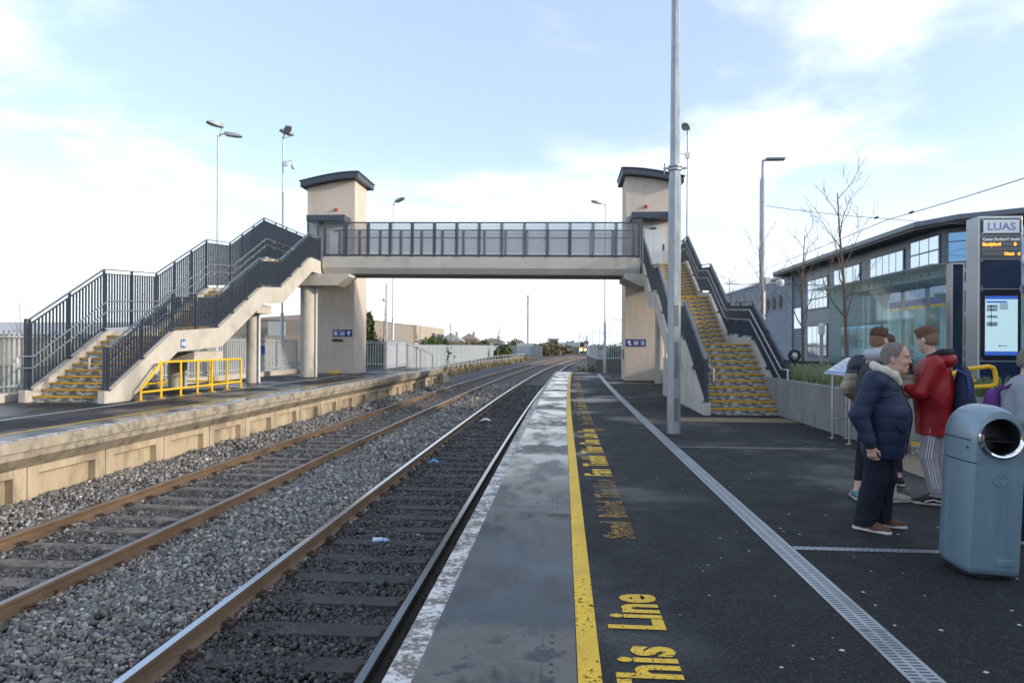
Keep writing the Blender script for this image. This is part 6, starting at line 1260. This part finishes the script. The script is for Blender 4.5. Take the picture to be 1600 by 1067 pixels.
# ---------------------------------------------------------------- young men
def youth(loc, ang, label, H, jacket_col, J_disp, hem, arms, legs, hair_m, tr_m, tr_zc, shoes, head_yaw=0., head_pitch=0., jacket_name='jacket', hair_kind='fade', skin=skin_p, tr_r=(.098, .070, .062), bulk=1., hd_s=.97, lean=.0):
    k = H/1.80; t = person(loc, ang, label); z = lambda v: v*k
    hc = (.045+lean, 0, z(1.682)); HP, HS, T, E = head_parts(hc, hd_s, head_yaw, head_pitch); B = [ell((0, 0, z(.98)), (.115, .155, .13), .06), ell((0, 0, z(1.14)), (.11, .145, .15), .06), ell((lean*.6, 0, z(1.34)), (.12, .175, .17), .06), cap((lean-.02, -.15, z(1.46)), (lean-.02, .15, z(1.46)), .06, .06, .05), cap((lean-.01, 0, z(1.48)), (lean+.03, 0, z(1.60)), .056, .054, .03)]
    for a, b_, c_ in legs: B += [cap(a, b_, .078, .054, .03), cap(b_, c_, .054, .036, .02), cap(c_, (c_[0]+.12, c_[1], .035), .036, .028, .02)]
    for a, b_, c_, d, n, sd in arms: B += [cap(a, b_, .05, .042, .03), cap(b_, c_, .040, .028, .02)]+hand(c_, d, n, sd, .8)
    body = solid('body', B+HP, .0065, skin, t, subs=HS); face_bits(body, T, hd_s, hair_m)
    hair_solid(body, T, E, hd_s, hair_m, hair_kind)
    if hair_kind == 'fade': solid('hair_sides', [E(-.018, 0, .020, .1015, .0805, .080, .02), E(-.045, 0, -.03, .062, .068, .06, .03)], .006, hair_fade, body, subs=[E(.096, 0, -.01, .072, .10, .11, .012), E(.02, 0, -.12, .14, .13, .06, .02), E(-.012, .085, -.012, .024, .03, .036, .006), E(-.012, -.085, -.012, .024, .03, .036, .006)])
    J = [cap((.0, -.045, hem-.02), (.0, -.045, z(1.2)), .150*bulk, .155*bulk, .06), cap((.0, .045, hem-.02), (.0, .045, z(1.2)), .150*bulk, .155*bulk, .06), ell((.015, 0, z(1.12)), (.165*bulk, .20*bulk, .22), .08), ell((lean*.6, 0, z(1.34)), (.160*bulk, .215*bulk, .18), .06), cap((lean-.02, -.15, z(1.445)), (lean-.02, .15, z(1.445)), .070*bulk, .070*bulk, .06)]
    SL = []
    for a, b_, c_, d, n, sd in arms: SL += [cap(a, b_, .076*bulk, .068*bulk, .06), cap(b_, tuple(V3(*b_)*.08+V3(*c_)*.92), .068*bulk, .050, .03)]
    jk = solid(jacket_name, J+SL, .0065, jacket_col, t, disp=J_disp, zcut=hem)
    TR = [ell((.0, 0, z(.95)), (.13, .165, .13), .05)]
    for a, b_, c_ in legs: TR += [cap(a, b_, tr_r[0], tr_r[1], .04), cap(b_, c_, tr_r[1], tr_r[2], .03)]
    tr = solid('trousers', TR, .0065, tr_m, t, disp=crease(.003, 5, .005), zcut=tr_zc, ztop=max(hem+.05, .5))
    for (b_, a_, um, sm_, st, lc) in shoes: shoe(t, 'shoe', b_, a_, um, sm_, .29, st, lc)
    return t, body, jk, tr, J+SL, TR, T
red_j = cloth('red_jacket', (.28, .007, .012), .45, bs=140, bump=.15); grey_tr = cloth('grey_joggers', (.30, .28, .32), .85); black_c = cloth('black_cloth', (.012, .012, .015), .8); black_shoe = cloth('black_canvas', (.014, .014, .016), .7); white_c = cloth('white_cloth', (.62, .62, .66), .7, var=.04)
navy_bag = cloth('navy_bag', (.012, .022, .055), .7); blue_strap = cloth('blue_strap', (.02, .05, .25), .6); grey_bag = cloth('charcoal_bag', (.030, .038, .042), .75)
t, body, jk, tr, JS, TRP, T = youth((3.83, 7.36, 0), math.radians(152), 'young man in a red jacket, grey striped joggers and a navy backpack', 1.805, red_j, crease(.0035, 12, .009), .715,
    [((.0, .20, 1.44), (.13, .27, 1.15), (.33, .12, 1.25), (.9, -.3, .3), (.2, -.9, .1), -1), ((.0, -.20, 1.44), (.13, -.26, 1.16), (.33, -.09, 1.23), (.9, .3, .3), (.2, .9, .1), 1)],
    [((0, .09, .92), (.055, .105, .50), (-.025, .095, .09)), ((0, -.09, .92), (.0, -.10, .50), (-.10, -.095, .09))], hair_au, grey_tr, .125,
    [((-.02, .097), math.radians(6), black_shoe, sole_off, white_c, white_c), ((-.10, -.097), math.radians(-8), black_shoe, sole_off, white_c, white_c)], head_pitch=.22, head_yaw=-.55, lean=.03, tr_r=(.100, .080, .066), bulk=1.06)
solid('hood', [ell((-.10, 0, 1.475), (.10, .17, .085), .05, .35), cap((-.06, -.11, 1.50), (.06, -.09, 1.455), .036, .03, .04), cap((-.06, .11, 1.50), (.06, .09, 1.455), .036, .03, .04)], .0065, red_j, jk, subs=[ell((-.03, 0, 1.60), (.12, .12, .10), .03)], disp=fold(.006, 3))
solid('hood_lining', [ell((-.085, 0, 1.535), (.095, .135, .055), .04, .35), cap((-.07, -.10, 1.545), (.05, -.075, 1.50), .040, .034, .04), cap((-.07, .10, 1.545), (.05, .075, 1.50), .040, .034, .04)], .0065, black_c, jk, subs=[ell((.04, 0, 1.62), (.105, .085, .12), .03)], disp=fold(.005, 6))
for (x, y) in ((-.025, .095), (-.10, -.095)): solid('cuff', [cap((x, y, .105), (x, y, .17), .054, .058, .02)], .0065, grey_tr, tr, disp=lambda X, Y, Z: .002*np.sin(np.arctan2(Y-0, X)*30), zcut=.085, ztop=.18)
for k in (-1, 0, 1):
    pts = []
    for z_ in np.linspace(.18, .80, 22): f_ = np.interp(z_, [.09, .5, .92], [-.025, .055, .0]); pts.append(hit(TRP, (f_-.005+k*.022, .6, z_), (0, -1, 0), .004))
    local(MB().tube(pts, .0062, 6), 'side_stripe', white_c, tr)
def rucksack(t, c, r, mat, strap_m, label, ang=0., straps=None, loc=None, pocket=True):
    """worn bag: its own thing, standing in the wearer's frame"""
    w = Matrix.Translation(t.location) @ Matrix.Rotation(t.rotation_euler.z, 4, 'Z'); b = thing('backpack', tuple(w @ Vector(c)), label, 'backpack'); b.rotation_euler = (0, 0, t.rotation_euler.z+ang)
    sb_ = solid('bag', [ell((0, 0, -.06), (r[0], r[1], r[2]*.75), .06), ell((.01, 0, .08), (r[0]*.9, r[1]*.92, r[2]*.75), .06), ell((.02, 0, -.14), (r[0]*.95, r[1]*.98, r[2]*.5), .06)], .0065, mat, b, disp=fold(.006, 15))
    if pocket: solid('pocket', [ell((-r[0]*.62, 0, -.10), (r[0]*.55, r[1]*.72, r[2]*.42), .03)], .0065, mat, b, disp=fold(.005, 16))
    for pts in (straps or []): local(MB().tube(pts, .013, 6, flat=None), 'strap', strap_m, b)
    local(MB().tube([(.05, -.03, r[2]*.85), (.045, -.02, r[2]*.98), (.045, .02, r[2]*.98), (.05, .03, r[2]*.85)], .008, 6), 'handle', strap_m, b); return b
rucksack(t, (-.255, -.0, 1.15), (.085, .15, .255), navy_bag, blue_strap, 'navy backpack with bright blue straps worn over the red jacket', straps=[[(.06, .11, .23), (-.02, .14, .18), (-.04, .14, .02), (-.01, .135, -.16), (.03, .13, -.24), (.045, .14, -.36), (.055, .15, -.52)], [(.06, -.11, .23), (-.02, -.14, .16), (-.03, -.14, 0), (0, -.13, -.2), (.04, -.12, -.26)]])
# lad in the two-tone padded jacket
pm = bpy.data.materials.new('two_tone_puffer'); m, tt, b, n_, lk, ma, mr, mix, noise, bump = node_mat('two_tone_puffer_cloth'); bpy.data.materials.remove(pm); co = n_('ShaderNodeTexCoord').outputs['Object']; s_ = n_('ShaderNodeSeparateXYZ'); lk(co, s_.inputs[0])
upz = ma('GREATER_THAN', s_.outputs[2], 1.33); blk_ = ma('MULTIPLY', ma('LESS_THAN', s_.outputs[1], -.03), ma('GREATER_THAN', s_.outputs[2], 1.36)); bei = ma('MULTIPLY', ma('LESS_THAN', ma('ABSOLUTE', ma('SUBTRACT', s_.outputs[1], .055)), .06), ma('GREATER_THAN', s_.outputs[2], 1.34))
cl0 = mix(upz, (.30, .245, .19), (.018, .026, .045)); lk(mix(blk_, mix(bei, cl0, (.33, .27, .21)), (.016, .016, .018)), b.inputs['Base Color']); b.inputs['Roughness'].default_value = .5; two_tone = m
black_leg = cloth('black_leggings', (.008, .008, .010), .8); sneaker_g = M('sneaker_grey', (.22, .20, .21), .7, var=.5, scale=14, dirt=(.05, .06, .18), dscale=10, damt=.9, dlo=.5, dhi=.54); sneaker_b = M('sneaker_beige', (.38, .34, .28), .75, var=.15, scale=14); teal = M('teal_tab', (.05, .42, .33), .5, var=0); hood_g = M('grey_marl', (.42, .43, .47), .9, var=.12, scale=40, bump=.4, bscale=120)
t, body, jk, tr, JS, TRP, T = youth((3.30, 7.42, 0), math.radians(62), 'young man seen from behind in a beige and black padded jacket with pale grey hood', 1.80, two_tone, quilt(.115, .012, 0., 9, .004), .78,
    [((.0, .21, 1.44), (-.03, .29, 1.17), (.17, .22, 1.02), (.8, -.2, -.5), (0, -1, 0), -1), ((.0, -.21, 1.44), (.04, -.28, 1.16), (.26, -.18, 1.16), (.9, .3, .1), (.2, .9, .1), 1)],
    [((0, .09, .92), (.02, .15, .52), (-.05, .19, .09)), ((0, -.09, .92), (.06, -.11, .52), (.0, -.13, .09))], hair_br, black_leg, .20,
    [((-.05, .19), math.radians(20), sneaker_g, sole_off, None, None), ((.0, -.13), math.radians(-50), sneaker_b, sole_off, None, sneaker_b)], head_yaw=-.5, tr_r=(.088, .062, .046), bulk=1.0)
solid('hood', [ell((-.075, 0, 1.525), (.095, .125, .075), .05, .3), cap((-.05, -.10, 1.55), (.06, -.075, 1.50), .045, .04, .04), cap((-.05, .10, 1.55), (.06, .075, 1.50), .045, .04, .04)], .0065, hood_g, jk, subs=[ell((.05, 0, 1.63), (.115, .085, .10), .03)], disp=fold(.006, 7))
local(MB().box(-.13, -.105, .165, .215, .055, .095), 'heel_tab', teal, [o for o in t.children if o.name.startswith('shoe')][0])
rucksack(t, (-.27, .03, 1.18), (.11, .17, .27), grey_bag, black_c, 'charcoal grey backpack on the young man in the padded jacket', straps=[[(.05, .12, .24), (-.0, .14, .16), (.0, .15, -.1), (.06, .14, -.24)]])
# companion almost hidden behind them
dark_coat = cloth('dark_coat', (.014, .015, .02), .75)
youth((3.80, 8.3, 0), math.radians(100), 'dark clothed young person almost hidden behind the navy coated man', 1.74, dark_coat, fold(.008, 22), .76,
    [((.0, .20, 1.40), (.10, .26, 1.13), (.28, .14, 1.16), (.9, -.3, .3), (.2, -.9, .1), -1), ((.0, -.20, 1.40), (.08, -.26, 1.13), (.27, -.12, 1.14), (.9, .3, .3), (.2, .9, .1), 1)],
    [((0, .09, .89), (.03, .10, .49), (-.02, .10, .09)), ((0, -.09, .89), (.02, -.10, .49), (-.03, -.10, .09))], hair_br, black_leg, .16, [((-.02, .10), .1, black_shoe, sole_off, white_c, None), ((-.03, -.10), -.1, black_shoe, sole_off, white_c, None)])
# woman at the right edge
grey_coat = cloth('grey_wool_coat', (.27, .30, .35), .9, bs=90, bump=.35); purple = cloth('purple_bag', (.10, .022, .17), .7)
t, body, jk, tr, JS, TRP, T = youth((3.84, 5.98, 0), math.radians(-28), 'person in a pale grey wool coat behind the bin, cut off by the right edge', 1.60, grey_coat, fold(.008, 31), .55,
    [((.0, .19, 1.28), (.02, .25, 1.03), (.22, .12, 1.05), (.9, -.3, .2), (.2, -.9, .1), -1), ((.0, -.19, 1.28), (-.02, -.26, 1.03), (.20, -.20, 1.10), (.9, .2, .35), (.2, .9, .1), 1)],
    [((0, .085, .82), (.02, .095, .45), (-.03, .10, .09)), ((0, -.085, .82), (.02, -.095, .45), (-.03, -.10, .09))], hair_grey, black_leg, .07, [((-.03, .10), .1, black_shoe, sole_off, None, None), ((-.03, -.10), -.1, black_shoe, sole_off, None, None)], hair_kind='short_back', head_pitch=.3, bulk=1.08, hd_s=.94)
o = MB().box(-.006, .006, -.036, .036, -.07, .07).build('phone', black, base=(0, 0, 0), bevel=.004); o.location = (3.84+.27, 5.98-.30, 1.16); o.rotation_euler = (0, .6, -.5); tag(o, 'dark phone held by the person in the grey coat', 'phone')
rucksack(t, (-.235, .02, 1.03), (.075, .14, .20), purple, purple, 'purple backpack worn by the person in the grey coat', straps=[[(.04, -.11, .22), (.14, -.15, .28), (.26, -.155, .26), (.36, -.15, .14), (.34, -.17, -.02), (.14, -.20, -.14)], [(.04, .11, .22), (.14, .15, .28), (.26, .155, .26), (.36, .15, .14)]])
